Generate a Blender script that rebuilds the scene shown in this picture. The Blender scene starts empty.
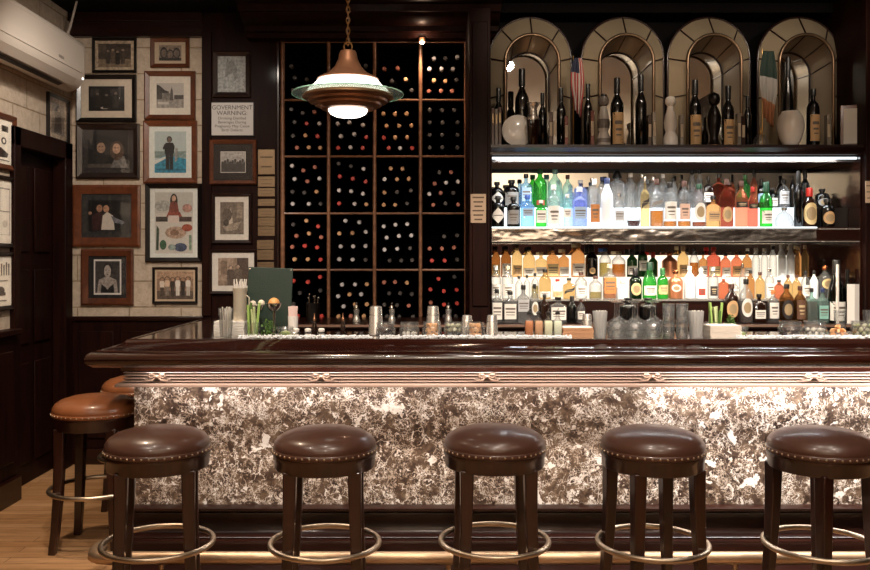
import bpy, math, random
from mathutils import Vector, Matrix
random.seed(7)
C = bpy.context.scene.collection
PI = math.pi
CX, CY, F, H = 428.0, 258.0, 870.0, 1.58      # vanishing point and focal length in pixels, eye height in metres
def S(Y): return F / Y
def X(px, Y): return (px - CX) * Y / F
def Z(py, Y): return H + (CY - py) * Y / F

# ------------------------------------------------------------------ materials
def lin(c):
    return c / 12.92 if c <= 0.04045 else ((c + 0.055) / 1.055) ** 2.4
def hx(h):
    return tuple(lin(int(h[i:i + 2], 16) / 255) for i in (0, 2, 4)) + (1,)
MATS = {}
def new_mat(name):
    m = bpy.data.materials.new(name); m.use_nodes = True
    nt = m.node_tree
    return m, nt, nt.nodes['Principled BSDF'], nt.nodes['Material Output']
def P(name, col, rough=.5, metal=0, coat=0, spec=.5, emit=None, es=0, bump=0, bscale=40, sheen=0):
    if name in MATS: return MATS[name]
    m, nt, b, o = new_mat(name)
    c = hx(col) if isinstance(col, str) else tuple(col) + (1,)
    b.inputs['Base Color'].default_value = c
    b.inputs['Roughness'].default_value = rough
    b.inputs['Metallic'].default_value = metal
    b.inputs['Coat Weight'].default_value = coat
    b.inputs['Coat Roughness'].default_value = .08
    b.inputs['Specular IOR Level'].default_value = spec
    if emit:
        b.inputs['Emission Color'].default_value = hx(emit) if isinstance(emit, str) else tuple(emit) + (1,)
        b.inputs['Emission Strength'].default_value = es
    tc = nt.nodes.new('ShaderNodeTexCoord')
    n = nt.nodes.new('ShaderNodeTexNoise'); n.inputs['Scale'].default_value = bscale; n.inputs['Detail'].default_value = 4
    nt.links.new(tc.outputs['Object'], n.inputs['Vector'])
    r = nt.nodes.new('ShaderNodeMapRange')
    dv = .06 if metal < .4 else .012
    r.inputs['To Min'].default_value = max(0, rough - dv); r.inputs['To Max'].default_value = min(1, rough + dv)
    nt.links.new(n.outputs['Fac'], r.inputs['Value']); nt.links.new(r.outputs['Result'], b.inputs['Roughness'])
    if bump:
        bp = nt.nodes.new('ShaderNodeBump'); bp.inputs['Strength'].default_value = bump; bp.inputs['Distance'].default_value = .004
        nt.links.new(n.outputs['Fac'], bp.inputs['Height']); nt.links.new(bp.outputs['Normal'], b.inputs['Normal'])
    MATS[name] = m
    return m
def flat(hexcol, rough=.6):
    if 'print_' + hexcol in MATS: return MATS['print_' + hexcol]
    m = P('print_' + hexcol, hexcol, rough); nt = m.node_tree; c = hx(hexcol)
    tc = nt.nodes.new('ShaderNodeTexCoord'); n = nt.nodes.new('ShaderNodeTexNoise'); n.inputs['Scale'].default_value = 46; n.inputs['Detail'].default_value = 5
    nt.links.new(tc.outputs['Object'], n.inputs['Vector'])
    k = .07 if sum(c[:3]) > 1.2 else .45
    lo = tuple(v * (1 - k) for v in c[:3]); hi = tuple(min(1, v * (1 + k * .6) + .004) for v in c[:3])
    nt.links.new(ramp(nt, n.outputs['Fac'], [(.32, lo), (.68, hi)]), nt.nodes['Principled BSDF'].inputs['Base Color'])
    return m
def ramp(nt, fac, stops):
    r = nt.nodes.new('ShaderNodeValToRGB')
    e = r.color_ramp.elements
    while len(e) < len(stops): e.new(.5)
    for k, (p, c) in enumerate(stops):
        e[k].position = p; e[k].color = c if len(c) == 4 else tuple(c) + (1,)
    nt.links.new(fac, r.inputs['Fac'])
    return r.outputs['Color']
def wood(name, dark, light, stretch=(1, 14, 14), rough=.28, coat=.5, scale=1.6, bump=.15, spec=.5):
    m, nt, b, o = new_mat(name)
    tc = nt.nodes.new('ShaderNodeTexCoord'); mp = nt.nodes.new('ShaderNodeMapping')
    mp.inputs['Scale'].default_value = stretch
    nt.links.new(tc.outputs['Object'], mp.inputs['Vector'])
    n = nt.nodes.new('ShaderNodeTexNoise'); n.inputs['Scale'].default_value = scale; n.inputs['Detail'].default_value = 8
    n.inputs['Roughness'].default_value = .62; n.inputs['Distortion'].default_value = .7
    nt.links.new(mp.outputs['Vector'], n.inputs['Vector'])
    nt.links.new(ramp(nt, n.outputs['Fac'], [(.3, hx(dark)), (.7, hx(light))]), b.inputs['Base Color'])
    b.inputs['Roughness'].default_value = rough; b.inputs['Coat Weight'].default_value = coat; b.inputs['Coat Roughness'].default_value = .1
    b.inputs['Specular IOR Level'].default_value = spec
    bp = nt.nodes.new('ShaderNodeBump'); bp.inputs['Strength'].default_value = bump; bp.inputs['Distance'].default_value = .003
    nt.links.new(n.outputs['Fac'], bp.inputs['Height']); nt.links.new(bp.outputs['Normal'], b.inputs['Normal'])
    MATS[name] = m
    return m
def marble():
    m, nt, b, o = new_mat('breccia_marble')
    L = nt.links.new
    def node(t, **kw):
        n = nt.nodes.new(t)
        for k, v in kw.items():
            if k in n.inputs: n.inputs[k].default_value = v
            else: setattr(n, k, v)
        return n
    tc = node('ShaderNodeTexCoord')
    w = node('ShaderNodeTexNoise', Scale=5.0, Detail=5.0, Roughness=.6); L(tc.outputs['Object'], w.inputs['Vector'])
    sub = node('ShaderNodeVectorMath', operation='SUBTRACT'); L(w.outputs['Color'], sub.inputs[0]); sub.inputs[1].default_value = (.5, .5, .5)
    sc = node('ShaderNodeVectorMath', operation='SCALE'); L(sub.outputs[0], sc.inputs[0]); sc.inputs['Scale'].default_value = .35
    ad = node('ShaderNodeVectorMath', operation='ADD'); L(tc.outputs['Object'], ad.inputs[0]); L(sc.outputs[0], ad.inputs[1])
    def math_(op, a, bb=None, v=None):
        n = node('ShaderNodeMath', operation=op, use_clamp=False); L(a, n.inputs[0])
        if bb is not None: L(bb, n.inputs[1])
        elif v is not None: n.inputs[1].default_value = v
        return n.outputs[0]
    def vein(scale, width, dist, vec):
        n = node('ShaderNodeTexNoise', Scale=scale, Detail=3.0, Roughness=.55, Distortion=dist); L(vec, n.inputs['Vector'])
        a = math_('ABSOLUTE', math_('SUBTRACT', n.outputs['Fac'], v=.5))
        r = node('ShaderNodeMapRange'); r.inputs['From Min'].default_value = 0; r.inputs['From Max'].default_value = width
        r.inputs['To Min'].default_value = 1; r.inputs['To Max'].default_value = 0
        L(a, r.inputs['Value'])
        return r.outputs['Result']
    def rng(val, f0, f1, t0=0.0, t1=1.0):
        r = node('ShaderNodeMapRange'); r.inputs['From Min'].default_value = f0; r.inputs['From Max'].default_value = f1
        r.inputs['To Min'].default_value = t0; r.inputs['To Max'].default_value = t1; L(val, r.inputs['Value']); return r.outputs['Result']
    def noise(scale, detail=4.0, rough=.6, dist=0.0, vec=None):
        n = node('ShaderNodeTexNoise', Scale=scale, Detail=detail, Roughness=rough, Distortion=dist); L(vec or tc.outputs['Object'], n.inputs['Vector']); return n.outputs['Fac']
    def vor(scale, feature, vec):
        n = node('ShaderNodeTexVoronoi', feature=feature, Scale=scale); L(vec, n.inputs['Vector']); return n
    warp = ad.outputs[0]
    big = noise(2.3, 3.0)
    # broken outlines of stone fragments at three sizes, curved strands and a few solid pale chips
    def edge(scale, width, m0, m1, mscale, vec=None):
        e = vor(scale, 'DISTANCE_TO_EDGE', vec or warp)
        return math_('MULTIPLY', rng(e.outputs['Distance'], width * .35, width, 1, 0), rng(noise(mscale, 3.0), m0, m1))
    sc2 = node('ShaderNodeVectorMath', operation='SCALE'); L(sub.outputs[0], sc2.inputs[0]); sc2.inputs['Scale'].default_value = -.5
    ad2 = node('ShaderNodeVectorMath', operation='ADD'); L(tc.outputs['Object'], ad2.inputs[0]); L(sc2.outputs[0], ad2.inputs[1])
    st = math_('MULTIPLY', vein(6.0, .014, 1.9, warp), rng(noise(7.0), .48, .53))
    st = math_('MAXIMUM', st, math_('MULTIPLY', vein(13.0, .020, 1.6, tc.outputs['Object']), rng(noise(11.0, 3.0), .50, .55, 0, .9)))
    st = math_('MAXIMUM', st, edge(10.0, .034, .50, .56, 6.0))
    st = math_('MAXIMUM', st, edge(19.0, .055, .50, .56, 9.0, ad2.outputs[0]))
    st = math_('MAXIMUM', st, math_('MULTIPLY', edge(34.0, .09, .50, .56, 13.0), v=.7))
    c1 = vor(38.0, 'F1', ad2.outputs[0]); s1 = node('ShaderNodeSeparateColor'); L(c1.outputs['Color'], s1.inputs['Color'])
    c2 = vor(17.0, 'F1', warp); s2 = node('ShaderNodeSeparateColor'); L(c2.outputs['Color'], s2.inputs['Color'])
    f = math_('MAXIMUM', math_('MULTIPLY', st, v=.70), rng(s1.outputs[0], .93, .95, 0, .7))
    f = math_('MAXIMUM', f, rng(s2.outputs[1], .975, .98, 0, .8))
    f = math_('MULTIPLY', f, rng(noise(50.0, 3.0, .7), .36, .46, .6, 1.0))
    f = math_('ADD', f, rng(noise(20.0, 6.0, .65, .5), .32, .64, .0, .34))
    f = math_('ADD', f, rng(big, .3, .7, -.06, .08))
    col = ramp(nt, f, [(0, hx('261b17')), (.15, hx('4b3b33')), (.32, hx('74604f')), (.6, hx('c4b3a3')), (.95, hx('f4efea'))])
    L(col, b.inputs['Base Color'])
    b.inputs['Roughness'].default_value = .3; b.inputs['Coat Weight'].default_value = .25; b.inputs['Coat Roughness'].default_value = .12
    return m
def block_wall(name, c1, c2):
    m, nt, b, o = new_mat(name)
    L = nt.links.new
    geo = nt.nodes.new('ShaderNodeNewGeometry')
    sp = nt.nodes.new('ShaderNodeSeparateXYZ'); L(geo.outputs['Position'], sp.inputs[0])
    ad = nt.nodes.new('ShaderNodeMath'); ad.operation = 'ADD'; L(sp.outputs[0], ad.inputs[0]); L(sp.outputs[1], ad.inputs[1])
    cb = nt.nodes.new('ShaderNodeCombineXYZ'); L(ad.outputs[0], cb.inputs[0]); L(sp.outputs[2], cb.inputs[1])
    br = nt.nodes.new('ShaderNodeTexBrick'); L(cb.outputs[0], br.inputs['Vector'])
    br.inputs['Scale'].default_value = 1; br.inputs['Brick Width'].default_value = .40; br.inputs['Row Height'].default_value = .2
    br.inputs['Mortar Size'].default_value = .006; br.inputs['Mortar Smooth'].default_value = .5
    br.inputs['Color1'].default_value = hx(c1); br.inputs['Color2'].default_value = hx(c2); br.inputs['Mortar'].default_value = hx('a8947b')
    n = nt.nodes.new('ShaderNodeTexNoise'); n.inputs['Scale'].default_value = 22; n.inputs['Detail'].default_value = 6; n.inputs['Roughness'].default_value = .65
    L(geo.outputs['Position'], n.inputs['Vector'])
    mx = nt.nodes.new('ShaderNodeMix'); mx.data_type = 'RGBA'; mx.blend_type = 'MULTIPLY'; mx.inputs[0].default_value = .6
    L(br.outputs['Color'], mx.inputs[6])
    L(ramp(nt, n.outputs['Fac'], [(.3, (.6, .55, .5)), (.65, (1, 1, 1))]), mx.inputs[7])
    L(mx.outputs[2], b.inputs['Base Color']); b.inputs['Roughness'].default_value = .75
    s1 = nt.nodes.new('ShaderNodeMath'); s1.operation = 'SUBTRACT'; L(n.outputs['Fac'], s1.inputs[0]); L(br.outputs['Fac'], s1.inputs[1])
    bp = nt.nodes.new('ShaderNodeBump'); bp.inputs['Strength'].default_value = .8; bp.inputs['Distance'].default_value = .012
    L(s1.outputs[0], bp.inputs['Height']); L(bp.outputs['Normal'], b.inputs['Normal'])
    return m
def plank_floor():
    m, nt, b, o = new_mat('oak_planks')
    L = nt.links.new
    tc = nt.nodes.new('ShaderNodeTexCoord')
    br = nt.nodes.new('ShaderNodeTexBrick'); L(tc.outputs['Object'], br.inputs['Vector'])
    br.inputs['Scale'].default_value = 1; br.inputs['Brick Width'].default_value = 1.1; br.inputs['Row Height'].default_value = .085
    br.inputs['Mortar Size'].default_value = .0018
    br.inputs['Color1'].default_value = hx('c49a70'); br.inputs['Color2'].default_value = hx('b08459'); br.inputs['Mortar'].default_value = hx('4a2f1b')
    mp = nt.nodes.new('ShaderNodeMapping'); mp.inputs['Scale'].default_value = (2, 26, 1); L(tc.outputs['Object'], mp.inputs['Vector'])
    n = nt.nodes.new('ShaderNodeTexNoise'); n.inputs['Scale'].default_value = 2; n.inputs['Detail'].default_value = 7; n.inputs['Distortion'].default_value = .8
    L(mp.outputs[0], n.inputs['Vector'])
    mx = nt.nodes.new('ShaderNodeMix'); mx.data_type = 'RGBA'; mx.blend_type = 'MULTIPLY'; mx.inputs[0].default_value = .75
    L(br.outputs['Color'], mx.inputs[6]); L(ramp(nt, n.outputs['Fac'], [(.3, (.55, .48, .42)), (.65, (1, 1, 1))]), mx.inputs[7])
    L(mx.outputs[2], b.inputs['Base Color']); b.inputs['Roughness'].default_value = .38; b.inputs['Coat Weight'].default_value = .2
    return m
def thin_glass(name, tint=(1, 1, 1), edge=.45, rough=.02, refl=1.5, haze=0):
    if name in MATS: return MATS[name]
    m, nt, b, o = new_mat(name); nt.nodes.remove(b)
    L = nt.links.new
    lw = nt.nodes.new('ShaderNodeLayerWeight'); lw.inputs['Blend'].default_value = .35
    col = ramp(nt, lw.outputs['Facing'], [(.0, tint), (.6, tuple(t * (edge + .35) for t in tint)), (1, tuple(t * edge for t in tint))])
    t = nt.nodes.new('ShaderNodeBsdfTransparent'); L(col, t.inputs['Color'])
    g = nt.nodes.new('ShaderNodeBsdfGlossy'); g.inputs['Roughness'].default_value = rough; g.inputs['Color'].default_value = (1, 1, 1, 1)
    fr = nt.nodes.new('ShaderNodeFresnel'); ge = nt.nodes.new('ShaderNodeNewGeometry'); mr = nt.nodes.new('ShaderNodeMapRange')
    mr.inputs['To Min'].default_value = refl; mr.inputs['To Max'].default_value = 1 / refl
    L(ge.outputs['Backfacing'], mr.inputs['Value']); L(mr.outputs['Result'], fr.inputs['IOR'])
    mx = nt.nodes.new('ShaderNodeMixShader'); L(fr.outputs[0], mx.inputs[0]); L(t.outputs[0], mx.inputs[1]); L(g.outputs[0], mx.inputs[2])
    out = mx.outputs[0]
    if haze:
        tl = nt.nodes.new('ShaderNodeBsdfTranslucent'); tl.inputs['Color'].default_value = tuple(tint) + (1,)
        df = nt.nodes.new('ShaderNodeBsdfDiffuse'); df.inputs['Color'].default_value = tuple(tint) + (1,)
        ad = nt.nodes.new('ShaderNodeMixShader'); ad.inputs[0].default_value = .5; L(tl.outputs[0], ad.inputs[1]); L(df.outputs[0], ad.inputs[2])
        m2 = nt.nodes.new('ShaderNodeMixShader'); m2.inputs[0].default_value = haze; L(out, m2.inputs[1]); L(ad.outputs[0], m2.inputs[2]); out = m2.outputs[0]
    L(out, o.inputs['Surface'])
    MATS[name] = m
    return m
def solid_glass(name, col, ior=1.33, rough=.0, haze=.22):
    if name in MATS: return MATS[name]
    m, nt, b, o = new_mat(name); nt.nodes.remove(b)
    g = nt.nodes.new('ShaderNodeBsdfGlass'); g.inputs['Color'].default_value = hx(col) if isinstance(col, str) else tuple(col) + (1,)
    g.inputs['IOR'].default_value = ior; g.inputs['Roughness'].default_value = rough
    tl = nt.nodes.new('ShaderNodeBsdfTranslucent'); tl.inputs['Color'].default_value = g.inputs['Color'].default_value
    m2 = nt.nodes.new('ShaderNodeMixShader'); m2.inputs[0].default_value = haze
    nt.links.new(g.outputs[0], m2.inputs[1]); nt.links.new(tl.outputs[0], m2.inputs[2]); nt.links.new(m2.outputs[0], o.inputs['Surface'])
    MATS[name] = m
    return m
def clear_ware(name):
    m, nt, b, o = new_mat(name); nt.nodes.remove(b); L = nt.links.new
    g = nt.nodes.new('ShaderNodeBsdfGlass'); g.inputs['Color'].default_value = (.97, .98, .98, 1); g.inputs['IOR'].default_value = 1.46
    t = nt.nodes.new('ShaderNodeBsdfTransparent'); t.inputs['Color'].default_value = (.96, .97, .97, 1)
    d = nt.nodes.new('ShaderNodeBsdfDiffuse'); d.inputs['Color'].default_value = (.9, .92, .92, 1)
    m1 = nt.nodes.new('ShaderNodeMixShader'); m1.inputs[0].default_value = .42; L(t.outputs[0], m1.inputs[1]); L(g.outputs[0], m1.inputs[2])
    m2 = nt.nodes.new('ShaderNodeMixShader'); m2.inputs[0].default_value = .055; L(m1.outputs[0], m2.inputs[1]); L(d.outputs[0], m2.inputs[2])
    L(m2.outputs[0], o.inputs['Surface']); MATS[name] = m
    return m
def glow(name, col, strength):
    if name in MATS: return MATS[name]
    m, nt, b, o = new_mat(name); nt.nodes.remove(b)
    e = nt.nodes.new('ShaderNodeEmission'); e.inputs['Color'].default_value = tuple(col) + (1,); e.inputs['Strength'].default_value = strength
    nt.links.new(e.outputs[0], o.inputs['Surface'])
    MATS[name] = m
    return m
def mirror_mat(name, col, rough, wob=0):
    m, nt, b, o = new_mat(name)
    b.inputs['Base Color'].default_value = hx(col); b.inputs['Metallic'].default_value = 1; b.inputs['Roughness'].default_value = rough
    if wob:
        tc = nt.nodes.new('ShaderNodeTexCoord'); mp = nt.nodes.new('ShaderNodeMapping'); mp.inputs['Scale'].default_value = (1, 1, 2)
        n = nt.nodes.new('ShaderNodeTexNoise'); n.inputs['Scale'].default_value = 5; n.inputs['Detail'].default_value = 2
        nt.links.new(tc.outputs['Object'], mp.inputs[0]); nt.links.new(mp.outputs[0], n.inputs['Vector'])
        bp = nt.nodes.new('ShaderNodeBump'); bp.inputs['Strength'].default_value = wob; bp.inputs['Distance'].default_value = .05
        nt.links.new(n.outputs['Fac'], bp.inputs['Height']); nt.links.new(bp.outputs['Normal'], b.inputs['Normal'])
    MATS[name] = m
    return m

W_DARK = wood('dark_mahogany', '130807', '28120c', (14, 14, 1), .45, .02, spec=.07)
W_DARKH = wood('dark_mahogany_rails', '150907', '2c140d', (1, 14, 14), .28, .25, spec=.3)
W_BAR = wood('polished_bar_mahogany', '180906', '2d120b', (1, 10, 10), .16, .9)
W_RACK_LIT = wood('lit_bead_wood', '6a4530', '9c6c4c', (1, 10, 10), .38, .3)  # lighter than the rack sides: lit front edges put into the colour
W_STOOL = wood('stool_walnut', '1a0b08', '35180f', (12, 12, 1), .3, .5)
W_FLUTE = wood('carved_moulding_wood', '7a6458', '8c7668', (1, 12, 12), .35, .3, bump=.02)
W_FRAME_OR = wood('chestnut_frame_wood', '542b19', '784226', (8, 8, 8), .35, .4)
W_FRAME_BR = wood('walnut_frame_wood', '4a2716', '6b3b24', (8, 8, 8), .35, .4)
W_FRAME_DK = wood('ebony_frame_wood', '1a0e0b', '2c1812', (8, 8, 8), .35, .4)
BLACK_PAINT = P('black_lacquer', '120d0c', .3, coat=.4)
MARBLE = marble()
PLASTER = block_wall('painted_block_wall', 'c9b9a6', 'c3b29e')
FLOOR = plank_floor()
CREAM = P('cream_plaster', 'd6c8b3', .8, bump=.2)
CEIL_DARK = P('dark_ceiling_paint', '070404', .7, spec=.1)
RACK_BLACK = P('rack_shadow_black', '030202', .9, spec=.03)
LEATHER = P('oxblood_leather', '4c3228', .32, coat=.3, bump=.03, bscale=40)
LEATHER_LIT = P('lit_tan_leather', '85502f', .36, coat=.12, bump=.03, bscale=40)  # leather of the other stools with lamp light put into the colour
BRASS = P('aged_brass', 'b08a58', .28, 1)
BRASS_POL = P('polished_brass_rail', 'b89d80', .42, .85)
STEEL = P('polished_steel', 'c9c4bd', .16, 1)
NICKEL = P('satin_nickel', 'dcd7d0', .27, .8)
PEWTER = P('pewter', 'c9c0ae', .45, .5)
RING = P('brushed_warm_steel', 'b7a792', .36, 1)
COPPER = P('antique_copper', '94694d', .38, .75)
MIRROR = mirror_mat('silver_mirror', 'e8e6e0', .015)
MIRROR_AGED = mirror_mat('aged_mirror_trim', 'cfc8c0', .2, .35)
MIRROR_ARCH = P('cream_reflection_glass', 'a8977e', .34, .2, coat=.4)  # mirror panes; the reflected cream ceiling is put into the base colour
WHITE_PLASTIC = P('white_plastic', 'cfc4b8', .32)
WHITE = P('white_porcelain', 'e6e0d8', .25, coat=.3)
PAPER = P('white_paper', 'e9e4dc', .8)
KRAFT = P('kraft_paper', 'b98a66', .8)
BLACK_GLASS = P('black_bottle_glass', '0b0a0a', .12, coat=.3)
CELLAR_GLASS = P('shaded_cellar_glass', '040303', .6, spec=.05)  # near black: the shade inside the rack put into the glass colour
BROWN_GLASS = P('dark_brown_glass', '1f0f08', .08, coat=.4)
CLEAR = thin_glass('clear_glass', (.95, .96, .96), .25, haze=.05)
PANE = thin_glass('picture_glass', (.98, .98, .98), .9, .03, 1.35)
TUMBLER = thin_glass('tumbler_glass', (.97, .98, .98), .5, .10, refl=1.75, haze=.035)
GREENGL = thin_glass('pale_green_glass', (.75, .95, .84), .45)
COOL = glow('cool_white_light_panel', (.88, .95, 1.0), 2.6)
WARM = glow('warm_white_light_panel', (1.0, .86, .68), 1.5)
ICE = P('crushed_ice', 'e6e8ea', .25)

# ------------------------------------------------------------------ mesh builder
class MB:
    def __init__(s): s.v, s.f, s.m = [], [], []
    def add(s, vs, fs, mi=0):
        b = len(s.v); s.v += [tuple(v) for v in vs]
        for f in fs: s.f.append(tuple(b + i for i in f)); s.m.append(mi)
        return s
    def box(s, x0, x1, y0, y1, z0, z1, mi=0):
        v = [(x0, y0, z0), (x1, y0, z0), (x1, y1, z0), (x0, y1, z0), (x0, y0, z1), (x1, y0, z1), (x1, y1, z1), (x0, y1, z1)]
        return s.add(v, [(0, 3, 2, 1), (4, 5, 6, 7), (0, 1, 5, 4), (1, 2, 6, 5), (2, 3, 7, 6), (3, 0, 4, 7)], mi)
    def loft(s, rings, closed=True, cap0=True, cap1=True, mi=0, loop=False):
        n = len(rings[0]); b = len(s.v)
        for r in rings: s.v += [tuple(p) for p in r]
        k = len(rings)
        for i in range(k if loop else k - 1):
            i2 = (i + 1) % k
            for j in range(n if closed else n - 1):
                j2 = (j + 1) % n
                s.f.append((b + i * n + j, b + i * n + j2, b + i2 * n + j2, b + i2 * n + j)); s.m.append(mi)
        if closed and not loop:
            if cap0: s.f.append(tuple(b + j for j in reversed(range(n)))); s.m.append(mi)
            if cap1: s.f.append(tuple(b + (k - 1) * n + j for j in range(n))); s.m.append(mi)
        return s
    def lathe(s, prof, seg=24, c=(0, 0, 0), mi=0, caps=True, sy=1.0, wob=None):
        rings = []
        for r, z in prof:
            rings.append([(c[0] + r * math.cos(2 * PI * j / seg) * (wob(j, seg) if wob else 1),
                           c[1] + r * sy * math.sin(2 * PI * j / seg) * (wob(j, seg) if wob else 1), c[2] + z) for j in range(seg)])
        return s.loft(rings, cap0=caps, cap1=caps, mi=mi)
    def tube(s, path, r, seg=10, mi=0, loop=False):
        path = [Vector(p) for p in path]; n = len(path); rings = []
        up = None
        for i, p in enumerate(path):
            a = path[(i - 1) % n] if (loop or i > 0) else p
            c = path[(i + 1) % n] if (loop or i < n - 1) else p
            t = (c - a).normalized()
            if up is None:
                up = Vector((0, 0, 1)) if abs(t.z) < .9 else Vector((1, 0, 0))
            u = t.cross(up).normalized(); w = u.cross(t).normalized(); up = w
            rr = r[i] if isinstance(r, (list, tuple)) else r
            rings.append([p + u * (rr * math.cos(2 * PI * j / seg)) + w * (rr * math.sin(2 * PI * j / seg)) for j in range(seg)])
        return s.loft(rings, mi=mi, loop=loop)
    def prism(s, poly, axis, a, b, mi=0):
        # poly: 2-D outline; axis: direction it is pushed along ('x': poly is y,z; 'y': x,z; 'z': x,y)
        def q(p, t):
            return {'x': (t, p[0], p[1]), 'y': (p[0], t, p[1]), 'z': (p[0], p[1], t)}[axis]
        return s.loft([[q(p, a) for p in poly], [q(p, b) for p in poly]], mi=mi)
    def sphere(s, c, r, seg=14, rings=8, mi=0, sz=1.0):
        pr = [(max(1e-4, r * math.sin(PI * k / rings)), -r * sz * math.cos(PI * k / rings)) for k in range(rings + 1)]
        return s.lathe(pr, seg, c, mi)
    def build(s, name, mats, parent=None, loc=(0, 0, 0), rot=(0, 0, 0), smooth=35, bevel=0, fix=True):
        me = bpy.data.meshes.new(name); me.from_pydata(s.v, [], s.f); me.update()
        if not isinstance(mats, (list, tuple)): mats = [mats]
        for m in mats: me.materials.append(m)
        if len(mats) > 1: me.polygons.foreach_set('material_index', s.m)
        if fix:
            import bmesh
            bm = bmesh.new(); bm.from_mesh(me); bmesh.ops.recalc_face_normals(bm, faces=bm.faces); bm.to_mesh(me); bm.free()
        if smooth:
            me.polygons.foreach_set('use_smooth', [True] * len(me.polygons)); me.set_sharp_from_angle(angle=math.radians(smooth))
        o = bpy.data.objects.new(name, me); C.objects.link(o)
        o.location = loc; o.rotation_euler = rot
        if parent: o.parent = parent
        if bevel:
            b = o.modifiers.new('edge', 'BEVEL'); b.width = bevel; b.segments = 2; b.limit_method = 'ANGLE'; b.angle_limit = math.radians(40)
        return o
def tag(o, label, cat, group=None, kind=None):
    o['label'] = label; o['category'] = cat
    if group: o['group'] = group
    if kind: o['kind'] = kind
    return o
def thing(name, label, cat, loc=(0, 0, 0), rz=0, group=None):
    o = bpy.data.objects.new(name, None); C.objects.link(o); o.empty_display_size = .05
    o.location = loc; o.rotation_euler = (0, 0, rz)
    return tag(o, label, cat, group)
def struct(name, mb, m, **kw):
    o = mb.build(name, m, **kw); o['kind'] = 'structure'; return o
def copy_tree(o, parent=None):
    c = o.copy(); C.objects.link(c)
    if parent: c.parent = parent
    for ch in list(o.children): copy_tree(ch, c)
    return c
def superring(cx, cy, z, r, sy, n, seg=28):
    out = []
    for j in range(seg):
        t = 2 * PI * j / seg; c, s_ = math.cos(t), math.sin(t)
        out.append((cx + r * math.copysign(abs(c) ** (2 / n), c), cy + r * sy * math.copysign(abs(s_) ** (2 / n), s_), z))
    return out
ORD = ['first', 'second', 'third', 'fourth', 'fifth', 'sixth', 'seventh', 'eighth', 'ninth', 'tenth', 'eleventh', 'twelfth', 'thirteenth', 'fourteenth',
       'fifteenth', 'sixteenth', 'seventeenth', 'eighteenth', 'nineteenth', 'twentieth'] + ['twenty-' + w for w in 'first second third fourth fifth sixth seventh eighth ninth'.split()] + ['thirtieth'] + ['thirty-' + w for w in 'first second third fourth fifth sixth seventh eighth ninth'.split()]

# ------------------------------------------------------------------ setting
XL, YB = -2.74, 6.70
struct('floor', MB().box(-2.95, 3.35, -2.6, 7.1, -.1, 0), FLOOR)
struct('ceiling', MB().box(-2.95, 3.35, -2.6, 5.6, 3.45, 3.55), CREAM)
struct('ceiling_soffit', MB().box(-2.95, 3.35, 5.6, 7.1, 3.45, 3.55), CEIL_DARK)
struct('wall_back', MB().box(-2.95, X(205, YB), YB, 7.1, 0, 3.45), PLASTER)
struct('wall_niche', MB().box(X(205, YB), 3.35, 7.0, 7.1, 0, 3.45), W_DARK)
d0, d1, dz = 5.72, 6.57, 2.37
struct('wall_left', MB().box(-2.95, XL, -2.6, d0, 0, 3.45).box(-2.95, XL, d1, YB, 0, 3.45).box(-2.95, XL, d0, d1, dz, 3.45), PLASTER)
struct('wall_right', MB().box(3.2, 3.35, -2.6, 7.0, 0, 3.45), W_DARK)
struct('wall_front', MB().box(-2.95, 3.35, -2.7, -2.6, 0, 3.45), CREAM)
struct('trim_1', MB().box(-2.74, 3.2, -2.6, -2.55, 0, 2.35), W_DARK)
# upper dark band and chair rail on the picture wall
struct('trim_2', MB().box(XL, X(205, YB), YB - .05, YB, Z(38, YB), 3.45).box(XL, X(205, YB), YB - .09, YB, Z(24, YB), 3.45), W_DARKH, bevel=.004)
struct('trim_3', MB().box(XL, X(205, YB), YB - .05, YB, 1.10, Z(316, YB)), W_DARKH, bevel=.006)
mb = MB().box(XL, X(205, YB), YB - .03, YB, .12, 1.10)
for k in range(3):
    x0 = XL + .06 + k * .33
    mb.box(x0, x0 + .27, YB - .045, YB - .03, .2, 1.02)
struct('trim_4', mb, W_DARK, bevel=.006)
struct('baseboard_back', MB().box(XL, X(205, YB), YB - .05, YB, 0, .12), W_DARKH, bevel=.006)
# wainscot of the left wall before the door
mb = MB().box(XL, XL + .05, -2.6, 5.70, .16, 1.08).box(XL, XL + .085, -2.6, 5.70, 1.08, 1.12)
for k in range(8):
    y0 = 5.62 - k * .8
    mb.box(XL + .05, XL + .065, y0 - .68, y0, .26, .98)
struct('trim_5', mb, W_DARK, bevel=.006)
struct('baseboard_left', MB().box(XL, XL + .08, -2.6, 5.70, 0, .16), W_DARKH, bevel=.006)
# door in the left wall
mb = MB().box(XL - .12, XL - .07, d0, d1, 0, dz)
for z0, z1 in ((.15, .85), (.98, 1.5), (1.62, 2.22)):
    mb.box(XL - .07, XL - .055, d0 + .12, d0 + .39, z0, z1).box(XL - .07, XL - .055, d0 + .47, d1 - .12, z0, z1)
dr = struct('door_1', mb, W_DARK, bevel=.008)
MB().lathe([(.006, 0), (.006, .05), (.024, .06), (.028, .075), (.018, .09)], 16).build('door_knob', BRASS, dr, loc=(XL - .07, d0 + .06, 1.02), rot=(0, PI / 2, 0))
struct('trim_6', MB().box(XL - .02, XL + .035, d0 - .02, d0 + .07, 0, dz + .08).box(XL - .068, XL + .035, d1 - .07, d1 + .06, 0, dz + .08).box(XL - .068, XL + .035, d0 - .02, d1 + .06, dz - .05, dz + .08), W_DARK, bevel=.008)
# dark panelling between the pictures and the wine rack
YP = 6.62
struct('trim_7', MB().box(X(205, YB), X(277, YP), YP, 7.0, 0, 3.45).box(X(205, YB), X(212, YP), YP - .02, YP, 1.14, 3.3), W_DARK, bevel=.004)
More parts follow.
